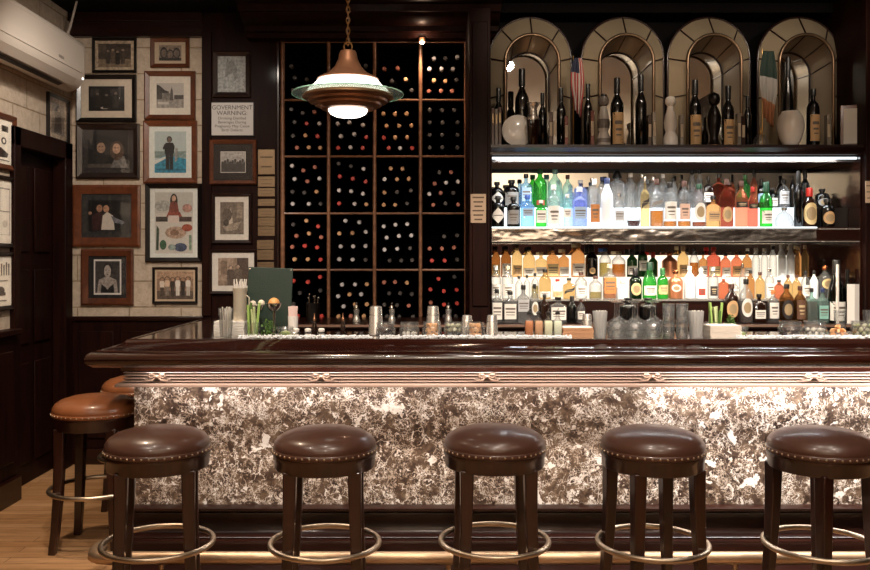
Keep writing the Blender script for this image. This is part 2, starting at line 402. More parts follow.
# cornice over the wine rack
mb = MB()
prof = [(7.0, Z(38, 6.5)), (6.5, Z(38, 6.5)), (6.48, Z(33, 6.48)), (6.44, Z(31, 6.44)), (6.43, Z(26, 6.43)), (6.36, Z(22, 6.36)), (6.30, Z(16, 6.3)), (6.28, Z(12, 6.28)), (6.22, Z(11, 6.22)), (6.2, Z(4, 6.2)), (6.12, Z(0, 6.12)), (6.08, 3.45), (7.0, 3.45)]
mb.prism(prof, 'x', X(246, 6.5), X(500, 6.3))
struct('trim_8', mb, W_DARK)
struct('trim_9', MB().box(X(500, 6.3), 3.2, 6.38, 7.0, 3.38, 3.45).box(X(500, 6.3), 3.2, 6.64, 7.0, 2.3, 3.45), CEIL_DARK)
# pilaster beside the back bar
PX0, PX1 = .283, .43
struct('trim_10', MB().box(PX0, PX1, 5.97, 7.0, 0, 3.3).box(PX0 + .02, PX1 - .02, 5.955, 5.97, 1.25, 3.2), W_DARK, bevel=.005)
struct('trim_11', MB().box(2.97, 3.2, 5.9, 7.0, 0, 3.45).box(3.0, 3.2, 5.885, 5.9, 1.2, 3.3), W_DARK, bevel=.005)
# ------------------------------------------------------------------ bar counter
BX0, BX1, BY = -1.56, 3.18, 4.58          # inner top edge of the bar: west corner, east end, front line
YE = 6.58
def sweep(mb, prof, closed=True, xoff=0.0):
    rings = []
    for kind in ('a', 'c', 'b'):
        ring = []
        for d, z in prof:
            if kind == 'a': ring.append((BX1, BY - d, z))
            elif kind == 'c': ring.append((BX0 - d, BY - d, z))
            else: ring.append((BX0 - d, YE, z))
        rings.append(ring)
    return mb.loft(rings, closed=closed)
bar = thing('bar_counter', 'long polished mahogany bar counter with a marble front and brass foot rail', 'bar counter', (0, BY, 0))
def bpart(mb, name, m, **kw):
    o = mb.build(name, m, **kw); o.parent = bar; o.location = Vector(o.location) - Vector((0, BY, 0)); return o
L_poly = [(BX0, BY), (BX1, BY), (BX1, 5.08), (-1.0, 5.08), (-1.0, YE), (BX0, YE)]
bpart(MB().prism(L_poly, 'z', 1.09, 1.15), 'countertop', W_BAR, bevel=.003)
nose = [(0.0, 1.09), (0.0, 1.152), (.010, 1.156), (.02, 1.152), (.026, 1.142), (.04, 1.132), (.07, 1.116), (.10, 1.108), (.13, 1.106), (.152, 1.102), (.17, 1.09), (.18, 1.07),
        (.178, 1.05), (.17, 1.036), (.158, 1.03), (.148, 1.022), (.138, 1.02), (.134, 1.046), (.05, 1.046), (.042, .99), (0.0, .99)]
bpart(sweep(MB(), nose), 'bar_rail', W_BAR, smooth=50)
bpart(sweep(MB(), [(-.06, 0), (-.06, 1.09), (-.30, 1.09), (-.30, 0)]), 'carcass', W_DARK)
fl = [(-.04, .915), (-.04, .99)]
z = .988
while z > .925:
    fl += [(.008, z), (.024, z - .0015), (.033, z - .005), (.034, z - .0075), (.031, z - .0105), (.020, z - .0135), (.006, z - .0145)]; z -= .0158
fl += [(.062, .926), (.066, .920), (.066, .910), (.058, .908), (.055, .916)]
bpart(sweep(MB(), fl), 'fluted_moulding', W_FLUTE, smooth=40)
YM = 4.62
# carved ribbon ornaments on the moulding
orn = MB()
for s in (-1, 1):
    orn.tube([(s * .002, 0, 0), (s * .02, -.008, .012), (s * .038, -.004, .012), (s * .045, 0, .002), (s * .03, -.004, -.006), (s * .006, -.008, .002)], .0045, 8, loop=True)
    orn.tube([(s * .004, -.004, -.002), (s * .022, -.007, -.018), (s * .05, -.003, -.02), (s * .07, 0, -.012)], [.005, .0045, .0035, .002], 8)
orn.sphere((0, -.008, 0), .010)
first = None
for px in (157, 321, 487, 652, 814):
    if first is None:
        first = orn.build('ribbon_ornament', P('carved_ribbon', 'a58c7c', .35, .4), bar); o = first
    else:
        o = first.copy(); C.objects.link(o); o.parent = bar
    o.location = (X(px, 4.535), -.042, Z(376.5, 4.535))
xj = [BX0 + .0, X(504, YM), X(504, YM) + 1.96, BX1]
for k in range(3):
    bpart(MB().box(xj[k] + (0 if k == 0 else .0015), xj[k + 1] - .0015, YM, YM + .03, .262, .93), 'marble_panel', MARBLE)
bpart(MB().box(BX0, BX0 + .03, YM + .03, YE, .262, .93), 'marble_panel', MARBLE)
base = [(-.06, 0), (.075, 0), (.075, .10), (.07, .112), (.05, .116), (.05, .124), (.04, .132), (.0, .136), (-.01, .15), (-.01, .235), (.005, .25), (.03, .255), (.03, .268), (.02, .272), (-.06, .272)]
bpart(sweep(MB(), base), 'plinth', W_DARKH, smooth=40)
rail = MB().tube([(BX1, 4.25, .114), (0, 4.25, .114), (-1.56, 4.25, .114), (-1.61, 4.258, .114), (-1.645, 4.285, .114), (-1.66, 4.33, .114), (-1.66, 4.42, .114)], .032, 16)
bpart(MB().box(-1.58, BX1, 4.17, BY - .075, 0, .03), 'kick_step', W_DARKH, bevel=.004)
bpart(rail, 'foot_rail', BRASS_POL, smooth=60)
for x in (-1.3, .1, 1.5, 2.9):
    bpart(MB().tube([(x, 4.25, .10), (x, 4.25, .03)], .014, 10).lathe([(.035, 0), (.035, .012), (.02, .02)], 16, (x, 4.25, .03)), 'rail_post', BRASS_POL)
# light strip tucked under the overhang
bpart(MB().box(BX0 - .06, BX1, BY - .13, BY - .08, 1.040, 1.046), 'light_strip', P('strip_holder', 'c9c2b8', .5))

# ------------------------------------------------------------------ back counter
bc = thing('back_counter', 'dark wooden back counter under the wine rack and the liquor shelves', 'counter', (1.0, 6.2, 0))
def cpart(mb, name, m, **kw):
    o = mb.build(name, m, **kw); o.parent = bc; o.location = Vector((-1.0, -6.2, 0)); return o
cpart(MB().box(-.98, 2.96, 5.92, 6.6, .1, 1.10), 'cabinet', W_DARK)
cpart(MB().box(-.99, 2.965, 5.90, 6.61, 1.10, 1.13), 'worktop', W_DARKH, bevel=.004)
cpart(MB().box(-.99, 2.965, 5.892, 5.90, 1.112, 1.128), 'edge_strip', P('worktop_edge', '8a6d5d', .3, .3))
cpart(MB().box(-.96, 2.94, 5.96, 6.58, 0, .1), 'plinth', BLACK_PAINT)
for k in range(6):
    x0 = -.94 + k * .65
    d = cpart(MB().box(x0, x0 + .61, 5.90, 5.92, .14, 1.06), 'cabinet_door', W_DARK, bevel=.004)
    MB().tube([(0, 0, -.05), (0, -.025, -.045), (0, -.025, .045), (0, 0, .05)], .005, 8).build('handle', BRASS, d, loc=(x0 + (.56 if k % 2 == 0 else .05), 5.90, .8))

# ------------------------------------------------------------------ wine rack
YR = 6.62
cols = [X(p, YR) for p in (282.5, 328.5, 374.5, 420.5, 466.5)]
rows = [Z(p, YR) for p in (41.5, 100, 156.5, 213.5, 270, 324)]
cxr = (cols[0] + cols[-1]) / 2
RACK_SHADED = P('shaded_rack_wood', '140a07', .7, spec=.1)  # darker than the front beads: compartment shade put into the colour
wr = thing('wine_rack', 'tall dark wooden wine rack of twenty square compartments, four across and five high', 'wine rack', (cxr, YR, rows[-1] - .015))
def rpart(mb, name, m, **kw):
    o = mb.build(name, m, **kw); o.parent = wr; o.location = -Vector(wr.location); return o
z0, z1 = rows[-1], rows[0]
for k, x in enumerate(cols):
    w = .016 if 0 < k < 4 else .02
    rpart(MB().box(x - w, x + w, YR + .004, 6.98, z0 - .015, z1 + .02), 'upright', RACK_SHADED, bevel=.002)
    rpart(MB().lathe([(w * .8, z0 - .015), (w * .8, z1 + .02)], 14, (x, YR + .004, 0), sy=.7), 'front_bead', W_RACK_LIT)
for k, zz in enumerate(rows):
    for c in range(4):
        rpart(MB().box(cols[c] + .016, cols[c + 1] - .016, YR + .006, 6.98, zz - .011, zz + .011), 'shelf', RACK_SHADED, bevel=.002)
        rpart(MB().tube([(cols[c] + .013, YR + .006, zz), (cols[c + 1] - .013, YR + .006, zz)], .0085, 10), 'front_bead', W_RACK_LIT)
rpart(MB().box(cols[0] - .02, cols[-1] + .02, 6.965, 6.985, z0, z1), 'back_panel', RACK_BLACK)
rpart(MB().box(X(277, YR), cols[0] - .02, YR - .02, 6.98, 1.135, z1 + .06).box(cols[-1] + .02, .283, YR - .02, 6.98, 1.135, z1 + .06).box(X(277, YR), .283, YR - .03, 6.98, z1 + .02, z1 + .085), 'face_frame', W_DARKH, bevel=.005)
# small spotlight over the rack
sp = thing('rack_spotlight', 'small bright spotlight over the top rail of the wine rack', 'spotlight', (X(422, 6.5), 6.5, Z(38, 6.5)))
MB().lathe([(.028, 0), (.030, -.03), (.022, -.032), (.020, -.004)], 20).build('housing', COPPER, sp)
MB().sphere((0, 0, -.028), .017).build('bulb', glow('rack_bulb', (1, .85, .66), 40), sp)

CAPCOL = {'r': ('red', P('red_foil', 'd2473e', .4)), 'w': ('silver', P('silver_foil', 'cfcccf', .35, .2)), 't': ('gold', P('gold_foil', 'cfa276', .4, .15)),
          'd': ('black', P('black_foil', '45403f', .4)), 'p': ('copper pink', P('copper_foil', 'b5705c', .4, .1))}
A_, B_, C_, D_, E_, F_ = (275, 35, 4.75), (370, 35, 4.75), (275, 150, 5.7), (370, 150, 5.7), (275, 240, 5.43), (370, 240, 5.43)
RACK = {
 (0, 0): [(A_, '77,148d 93,203d 150,210d 85,262d 140,262d')],
 (0, 1): [(A_, '430,145d 300,140d')],
 (0, 2): [(B_, '67,160p 131,156p 104,218d 169,210t 197,262d 64,272t 130,272d')],
 (0, 3): [(B_, '305,111w 359,110d 415,103w 282,160w 340,160w 394,160w 304,215t 358,218t 412,213d 280,266p 337,266p 390,266p')],
 (1, 0): [(A_, '77,353d 131,370d 186,365p 92,413d 150,420r 210,420w 85,478d 144,477t 202,480r 104,535p 160,533t 214,535t')],
 (1, 1): [(A_, '432,370d 297,420w 352,415w 417,427w 312,480w 375,470w 433,485r 299,536r 358,533w 416,536r')],
 (1, 2): [(B_, '63,373t 118,375t 173,374t 78,431t 138,432t 197,429t 65,488r 119,487t 176,485t 89,537r 143,537w 200,537r')],
 (1, 3): [(B_, '284,357d 343,358d 401,357d 284,415d 345,417d 416,415d 284,475d 343,475d 416,475d 284,535d 343,535d 416,535d')],
 (2, 0): [(C_, '97,90w 161,116p 226,97p 111,165w 184,179p 253,162w 99,238d 166,243d 236,238t 100,307w 192,307w 259,307d')],
 (2, 1): [(C_, '362,76d 433,92d 504,107w 369,151r 443,164r 516,181r 364,230w 434,235w 500,249w 365,305r 453,307w 520,310t')],
 (2, 2): [(D_, '118,105t 185,107t 83,167w 154,167t 221,165t 82,243t 154,240d 233,231d 78,313t 143,313t 211,305d')],
 (2, 3): [(D_, '395,128d 462,127p 369,192p 434,186w 501,181w 338,251w 403,244p 475,245d 360,313p 430,305d 502,312p')],
 (3, 0): [(C_, '103,425d 178,403t 245,436r 121,490p 193,476t 262,497p'), (E_, '93,38p 161,33r 228,41r 105,105t 177,105t 247,107r')],
 (3, 1): [(C_, '401,403w 480,412w 366,476t 441,473t 517,467w'), (E_, '356,35w 424,35w 491,33w 349,105w 421,107w 491,108d')],
 (3, 2): [(D_, '78,435w 145,426w 212,422w 95,500w 165,490w 235,487w'), (F_, '79,53w 148,48w 218,45d 106,112d 169,112d 229,110d')],
 (3, 3): [(D_, '423,493d 497,487d'), (F_, '324,47p 391,47p 456,41p 336,112r 405,112r 473,107d')],
 (4, 0): [(E_, '99,222r 177,229r 244,201r 134,289d 246,275d 99,349d 180,349d 123,414r 190,414d 252,414r')],
 (4, 1): [(E_, '364,243w 434,242w 498,241t 342,306w 404,296t 467,295w 372,361w 434,350t 498,350t 344,415t 411,414p 482,414t')],
 (4, 2): [(F_, '76,230p 136,229p 201,233t 104,290d 163,290d 227,295d 78,352d 147,355d 210,358p 91,415d 158,418d 233,418d')],
 (4, 3): [(F_, '372,211r 458,200d 328,269r 401,278r 471,271r 330,341p 402,351r 473,345r 340,415d 405,415d 465,415d')],
}
wine_body = MB().lathe([(.010, 0), (.0135, .001), (.0145, .004), (.0145, .075), (.018, .095), (.030, .118), (.0365, .14), (.0368, .27), (.034, .278), (.02, .274)], 18)
wb_mesh = None; cap_mesh = {}
NUM = ['one', 'two', 'three', 'four', 'five']
YW = YR + .012
for (r, c), lists in RACK.items():
    pts = []
    for (ox, oy, sc), txt in lists:
        for t in txt.split():
            a, b = t[:-1].split(','); pts.append([X(ox + float(a) / sc, YW), Z(oy + float(b) / sc, YW), t[-1]])
    # keep neighbours from touching and inside the compartment
    lo, hi = cols[c] + .018 + .038, cols[c + 1] - .018 - .038
    bz, tz = rows[r + 1] + .014 + .038, rows[r] - .014 - .038
    for it in range(60):
        for p in pts:
            p[0] = min(max(p[0], lo), hi); p[1] = min(max(p[1], bz), tz)
        for i in range(len(pts)):
            for j in range(i):
                dx, dzz = pts[i][0] - pts[j][0], pts[i][1] - pts[j][1]; d = math.hypot(dx, dzz)
                if d < .0765:
                    k = (.0775 - d) / 2 / max(d, 1e-4)
                    pts[i][0] += dx * k; pts[i][1] += dzz * k; pts[j][0] -= dx * k; pts[j][1] -= dzz * k
    for p in pts:
        p[0] = min(max(p[0], lo), hi); p[1] = min(max(p[1], bz), tz)
    pts.sort(key=lambda p: -p[1])
    tiers = []
    for p in pts:
        if tiers and tiers[-1][0][1] - p[1] < .055: tiers[-1].append(p)
        else: tiers.append([p])
    for ti, tr in enumerate(tiers):
        tr.sort(key=lambda p: p[0])
        for i, p in enumerate(tr):
            cn, cm = CAPCOL[p[2]]
            t = thing('wine_bottle', '%s foil wine bottle, rack row %s column %s, tier %s, %s from picture wall' % (cn, NUM[r], NUM[c], NUM[ti], ORD[i]), 'wine bottle', (p[0], YW, p[1]), 0, 'wine bottles lying in the rack')
            if wb_mesh is None:
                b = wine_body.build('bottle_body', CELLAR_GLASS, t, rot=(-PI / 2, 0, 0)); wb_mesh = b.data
            else:
                b = bpy.data.objects.new('bottle_body', wb_mesh); C.objects.link(b); b.parent = t; b.rotation_euler = (-PI / 2, 0, 0)
            if p[2] not in cap_mesh:
                k = MB().lathe([(.004, -.0008), (.0125, -.0012), (.0155, .001), (.0158, .006), (.0152, .03), (.0150, .05), (.0147, .05)], 16).build('foil_capsule', cm, t, rot=(-PI / 2, 0, 0)); cap_mesh[p[2]] = k.data
            else:
                k = bpy.data.objects.new('foil_capsule', cap_mesh[p[2]]); C.objects.link(k); k.parent = t; k.rotation_euler = (-PI / 2, 0, 0)

# ------------------------------------------------------------------ back bar with lit shelves and mirrors
YF, YM2 = 5.96, 6.42
XA, XB = .437, 2.955
zt = Z(160, 5.98); zc = Z(145, 5.94)
bb = thing('back_bar', 'mahogany back bar with mirrored back and two glowing liquor shelves', 'back bar', (1.7, 6.2, 1.13))
def kpart(mb, name, m, parent=None, **kw):
    o = mb.build(name, m, **kw)
    o.parent = parent or bb
    o.location = Vector((-1.7, -6.2, -1.13)) if parent is None else Vector((0, 0, 0))
    return o
kpart(MB().box(XA, XB, YM2, YM2 + .02, 1.131, zt + .02), 'mirror_back', MIRROR)
kpart(MB().box(XA - .006, XA, YF - .01, YM2 + .02, 1.131, zt + .02), 'side_panel', W_DARK)
kpart(MB().box(XB, XB + .014, YF - .01, YM2 + .02, 1.131, zt + .02), 'side_panel', W_BAR)
corn = [(6.6, zt + .02), (5.975, zt + .02), (5.97, zt + .03), (5.955, zt + .035), (5.955, zt + .05), (5.94, zt + .06), (5.93, zc - .03), (5.915, zc - .02), (5.915, zc), (6.6, zc)]
kpart(MB().prism(corn, 'x', XA - .01, XB + .012), 'cornice', W_DARKH)
kpart(MB().box(XA + .005, XB - .005, 5.985, 5.992, zt + .007, zt + .02), 'light_strip', glow('cornice_led', (.86, .95, 1.0), 3.0))
kpart(MB().box(XA, XB, 6.026, 6.034, zt - .009, zt + .02), 'added_baffle', P('dark_baffle', '3a322d', .55))  # added baffle that keeps the strip's reflection out of the mirror
kpart(MB().box(XA, XB, YF + .004, YM2, 1.715, 1.785), 'shelf', W_DARKH)
zs0, zs1 = Z(241, YF), Z(229.5, YF)
kpart(MB().box(XA, X(816, YF), YF - .004, YF + .004, zs0, zs1), 'mirror_trim', MIRROR_AGED)
kpart(MB().box(X(816, YF), XB, YF - .004, YF + .004, zs0, zs1), 'wood_trim', W_BAR)
kpart(MB().box(XA, XB, YF - .006, YF + .006, zs1, zs1 + .008).box(XA, XB, YF - .006, YF + .006, zs0 - .006, zs0), 'metal_edge', NICKEL)
ZU = 1.793; XG = X(815, 6.0)
kpart(MB().box(XA + .002, XG, YF + .006, 6.42, 1.786, ZU), 'glowing_shelf_top', COOL)
kpart(MB().box(XG, XB - .002, YF + .006, 6.42, 1.786, ZU), 'dark_shelf_top', W_DARKH)
ZU2 = ZU + .14
kpart(MB().box(XA + .002, X(803, 6.1), 6.118, 6.41, ZU + .0005, ZU2), 'light_step', COOL)
kpart(MB().box(X(803, 6.1) + .002, XB - .002, 6.118, 6.41, ZU + .0005, ZU2), 'dark_step', BLACK_PAINT)
ZL1, ZL2, ZL3 = 1.1315, 1.29, 1.44
XW = X(806, 6.25)
kpart(MB().box(XA + .002, XB - .002, 6.105, 6.41, ZL1, ZL2 - .012), 'dark_riser', W_DARKH)
kpart(MB().box(XA + .002, XB - .002, 6.10, 6.41, ZL2 - .012, ZL2), 'glass_tread', NICKEL)
kpart(MB().box(XA + .002, XW, 6.255, 6.41, ZL2 + .0005, ZL3), 'light_step', WARM)
kpart(MB().box(XW + .002, XB - .002, 6.255, 6.41, ZL2 + .0005, ZL3), 'dark_step', BLACK_PAINT)
kpart(MB().box(XA + .002, XW, 6.41, 6.4195, ZL3 + .0005, ZL3 + .16), 'light_step', WARM)
kpart(MB().box(XA + .01, XB - .01, 5.985, 6.005, 1.706, 1.712), 'light_strip', glow('added_shelf_glow', (1.0, .88, .7), 2.0))  # unseen glowing strip added to brighten the lower bottles
kpart(MB().box(XA, XB, 6.032, 6.040, 1.694, 1.715), 'added_baffle', P('dark_baffle', '3a322d', .55))  # added baffle between the shelf strip and the mirror

# certificate and small plates on the pillars
def plate(px0, py0, px1, py1, Y, col, label, name='wall_plaque', cat='plaque', lines=3, ink='5a452e', gap=.004):
    x0, x1, z0, z1 = X(px0, Y), X(px1, Y), Z(py1, Y), Z(py0, Y)
    t = thing(name, label, cat, ((x0 + x1) / 2, Y, (z0 + z1) / 2))
    w, h = (x1 - x0) / 2, (z1 - z0) / 2
    pl = MB().box(-w, w, -.006, -.0005, -h, h).build('plate', col, t, bevel=.002)
    m = MB()
    for k in range(lines):
        zz = h * (1 - 2 * (k + .8) / (lines + .6)); ww = w * (.75 - .12 * (k % 3))
        m.box(-ww, ww, -.0068, -.006, zz - h * .05, zz + h * .05)
    m.build('engraving', flat(ink), t)
    return t
INKT = '6b5a45'
PLATE_BR = P('tarnished_brass_plate', '86725a', .34, .9, bump=.3, bscale=9)
plate(470.5, 194, 486, 223, 5.954, P('certificate_paper', 'b59a80', .6), 'small framed cream certificate on the dark pillar between wine rack and liquor shelves', 'certificate_sign', 'certificate', 6)
plate(865, 181, 872, 203, 5.884, P('certificate_paper', 'b59a80', .6), 'small cream card on the dark pillar at the far end of the liquor shelves', 'wall_card', 'card', 3)
for k, (y0, y1) in enumerate([(149.5, 174.5), (176.5, 187), (188, 196.5), (199, 206), (208.5, 217), (217.5, 226), (226.5, 236), (240, 249.5), (250, 260), (262, 270)]):
    plate(258 - (k > 6), y0, 275 - (k > 6), y1, YP - .001, PLATE_BR, '%s brass plaque down the column of plaques beside the wine rack' % ORD[k], 'brass_plaque', 'plaque', 2)['group'] = 'brass plaques beside the wine rack'

# ------------------------------------------------------------------ liquor bottles
SHAPES = {   # profile of (radius, height) from 0 to 1, squareness, depth
 'round': ([(.86, 0), (1, .015), (1, .60), (.96, .64), (.72, .72), (.40, .79), (.31, .83), (.30, .93), (.36, .935), (.36, .955)], 2, 1),
 'square': ([(.9, 0), (1, .012), (1, .64), (.95, .68), (.55, .73), (.33, .76), (.30, .80), (.30, .92), (.36, .925), (.36, .945)], 5, .8),
 'tall': ([(.86, 0), (1, .012), (1, .60), (.93, .66), (.66, .74), (.46, .81), (.38, .86), (.36, .93), (.42, .935), (.42, .96)], 2, 1),
 'wine': ([(.88, 0), (1, .012), (1, .58), (.93, .64), (.66, .70), (.42, .75), (.36, .79), (.36, .94), (.42, .945), (.42, .965)], 2, 1),
 'champagne': ([(.88, 0), (1, .012), (1, .42), (.93, .52), (.74, .62), (.52, .71), (.38, .80), (.33, .88), (.40, .885), (.38, .93)], 2, 1),
 'apothecary': ([(.92, 0), (1, .015), (1, .60), (.96, .68), (.80, .74), (.50, .78), (.34, .80), (.33, .88), (.42, .885), (.42, .91)], 2, 1),
 'low': ([(.8, 0), (.98, .03), (1, .30), (.92, .55), (.62, .72), (.3, .8), (.26, .84), (.26, .92), (.3, .93), (.3, .95)], 2.6, .6),
 'teardrop': ([(.5, 0), (.86, .03), (1, .16), (.97, .28), (.75, .45), (.42, .60), (.22, .70), (.16, .80), (.17, .93), (.26, .955), (.24, .965)], 2, .85),
}
def GL(key):
    return {
     'clear': lambda: thin_glass('clear_bottle_glass', (.95, .96, .96), .2, haze=.1), 'frosted': lambda: P('frosted_white_glass', 'e9eef2', .35, coat=.3),
     'black': lambda: BLACK_GLASS, 'brown': lambda: BROWN_GLASS,
     'blue': lambda: thin_glass('sapphire_glass', (.50, .74, .96), .45, haze=.2), 'violet': lambda: thin_glass('violet_blue_glass', (.50, .58, .92), .5, haze=.25),
     'green': lambda: thin_glass('emerald_glass', (.16, .66, .18), .4, haze=.12), 'dark green': lambda: thin_glass('dark_green_glass', (.05, .12, .05), .4),
     'teal': lambda: thin_glass('pale_teal_glass', (.68, .90, .85), .45, haze=.2), 'amber': lambda: solid_glass('amber_spirit', 'e6c49c'),
     'gold': lambda: solid_glass('gold_spirit', 'f2dfba'), 'orange': lambda: solid_glass('orange_spirit', 'efb8a0'), 'red': lambda: solid_glass('red_spirit', 'e8a593'),
     'rose': lambda: solid_glass('rose_spirit', 'c48a78'), 'copper': lambda: P('copper_bottle', 'c5815c', .28, .6, bump=.6, bscale=60), 'dark amber': lambda: solid_glass('dark_amber_spirit', 'c29a70'),
     'grey': lambda: thin_glass('smoke_glass', (.72, .72, .72), .45, haze=.2)}[key]()
CAPC = {'black': ('171514', .35, 0), 'white': ('ddd8d2', .4, 0), 'navy': ('28345e', .35, 0), 'green': ('2d6a3a', .35, 0), 'dark green': ('1f4530', .35, 0), 'teal': ('7ba79c', .35, 0),
        'silver': ('c5c0bb', .2, 1), 'brown': ('4a2a1c', .5, 0), 'red': ('b5281f', .35, 0), 'cream': ('d9c6a2', .5, 0), 'copper': ('b06a45', .25, 1), 'blue': ('3a5fae', .35, 0),
        'clear': None, 'cone': ('151414', .4, 0), 'steel': ('b5aba2', .2, 1)}
LABC = {'white': 'e8e3da', 'grey': '8d8a86', 'pale blue': '9db8d4', 'dark': '2a2220', 'cream': 'd9c08a', 'orange': 'c07c42', 'red': 'a83a2a', 'brown': '6a4a36', 'teal': '8cc0b4', 'silver': 'b9b9ba', 'tan': 'c9a273', 'pink': 'd8b3a0'}
def patch(mb, shape, half, z0, z1, rad, sy, n, mi=0, K=5, N=32):
    zc_, hz = (z0 + z1) / 2, (z1 - z0) / 2
    out = []
    for j in range(N):
        t = 2 * PI * j / N; c, s_ = math.cos(t), math.sin(t)
        if shape == 'oval': u, v = c, s_
        elif shape == 'diamond': k = 1 / (abs(c) + abs(s_)); u, v = c * k, s_ * k
        elif shape == 'diagonal': k = 1 / max(abs(c), abs(s_)); u = c * k; v = s_ * k * .34 + u * .66
        else: k = 1 / max(abs(c), abs(s_)); u, v = c * k, s_ * k
        out.append((u, v))
    def q(u, v):
        a = -PI / 2 + u * half; c, s_ = math.cos(a), math.sin(a)
        return (rad * math.copysign(abs(c) ** (2 / n), c), rad * sy * math.copysign(abs(s_) ** (2 / n), s_), zc_ + v * hz)
    vs = [q(0, 0)]; fs = []
    for k in range(1, K + 1): vs += [q(u * k / K, v * k / K) for u, v in out]
    for j in range(N): fs.append((0, 1 + j, 1 + (j + 1) % N))
    for k in range(1, K):
        a, b = 1 + (k - 1) * N, 1 + k * N
        for j in range(N): j2 = (j + 1) % N; fs.append((a + j, b + j, b + j2, a + j2))
    return mb.add(vs, fs, mi)
def make_bottle(x, y, z, r, h, shape, glass, cap, lab, liq, label, group, cat='bottle'):
    prof, n, sy = SHAPES[shape]
    t = thing('liquor_bottle', label, cat, (x, y, z), random.uniform(-.12, .12) if n == 2 else 0, group)
    rings = []
    for k, (a, b) in enumerate(prof):
        nn = n if b < .68 else 2
        ss = sy if b < .7 else 1
        rings.append(superring(0, 0, b * h + (.0008 if k == 0 else 0), a * r, ss, nn))
    body = MB().loft(rings).build('bottle_body', GL(glass), t, smooth=50)
    topr, topz = prof[-1]; neck = prof[-3][0] * r
    if CAPC.get(cap):
        hexc, ro, me = CAPC[cap]; cm = P('cap_' + cap.replace(' ', '_'), hexc, ro, me)
        if cap == 'cone': pr = [(r * .62, h * .80), (r * .66, h * .80), (r * .42, h * .97), (r * .3, h)]
        elif cap == 'steel': pr = [(topr * r * 1.05, h * .90), (topr * r * 1.1, h * .94), (topr * r * .4, h * .95), (topr * r * .3, h * 1.0)]
        else:
            lo = h * (.88 if shape not in ('wine', 'champagne') else .78)
            cr = max(topr * r * 1.12, neck * 1.1)
            pr = [(cr, lo), (cr, h * .985), (cr * .9, h), (.001, h)]
        MB().lathe(pr, 18, caps=False).build('cap', cm, t, smooth=40)
    elif cap == 'clear':
        MB().lathe([(neck * .8, h * .95), (neck * 1.3, h * .965), (neck * 1.5, h * .985), (neck * .9, h), (.001, h)], 16).build('stopper', CLEAR, t)
    if liq:
        lc, lv = liq
        ri = [superring(0, 0, b * h + .004, a * r * .9, sy if b < .7 else 1, n) for a, b in prof if b <= lv]
        a, b = prof[0]
        k = [p for p in prof if p[1] <= lv][-1]; k2 = [p for p in prof if p[1] > lv]
        rr = k[0] if not k2 else k[0] + (k2[0][0] - k[0]) * (lv - k[1]) / max(1e-6, k2[0][1] - k[1])
        ri.append(superring(0, 0, lv * h, rr * r * .9, sy, n))
        MB().loft(ri).build('liquid', solid_glass('liquid_' + lc, {'gold': 'e0aa5c', 'amber': 'c07a34', 'brown': '5c2415', 'cherry': '7a1f14', 'yellow': 'd8d6a0', 'straw': 'dccf9a'}[lc]), t, smooth=50)
    if lab:
        shp, lc, a, b, half = (list(lab) + [1.05])[:5]
        o = patch(MB(), shp, half, a * h, b * h, r * 1.012, sy, n).build('label', P('label_' + lc.replace(' ', '_'), LABC[lc], .55), t, smooth=60)
        em = MB(); hz = (b - a) * h
        ink = 'dark' if lc not in ('dark', 'brown') else 'cream'
        if shp == 'oval':
            patch(em, 'oval', half * .62, (a + .2 * (b - a)) * h, (b - .2 * (b - a)) * h, r * 1.02, sy, n)
            o2 = em.build('emblem', P('label_emblem_' + ('sand' if ink == 'dark' else 'cream'), 'a38c68', .5), o, smooth=60)
        elif shp in ('rect', 'diamond', 'diagonal'):
            for k, (v0, v1, w) in enumerate([(.62, .74, .62), (.42, .50, .5), (.26, .31, .42)] if shp == 'rect' else [(.47, .53, .55)]):
                patch(MB(), 'diagonal' if shp == 'diagonal' else 'rect', half * w, a * h + hz * v0, a * h + hz * v1, r * 1.02, sy, n, K=3, N=20).build('lettering_line', P('label_ink_' + ink, '6a5d52' if ink == 'dark' else 'c9b48c', .5), o, smooth=60)
    return t
R_ = ('rect',)
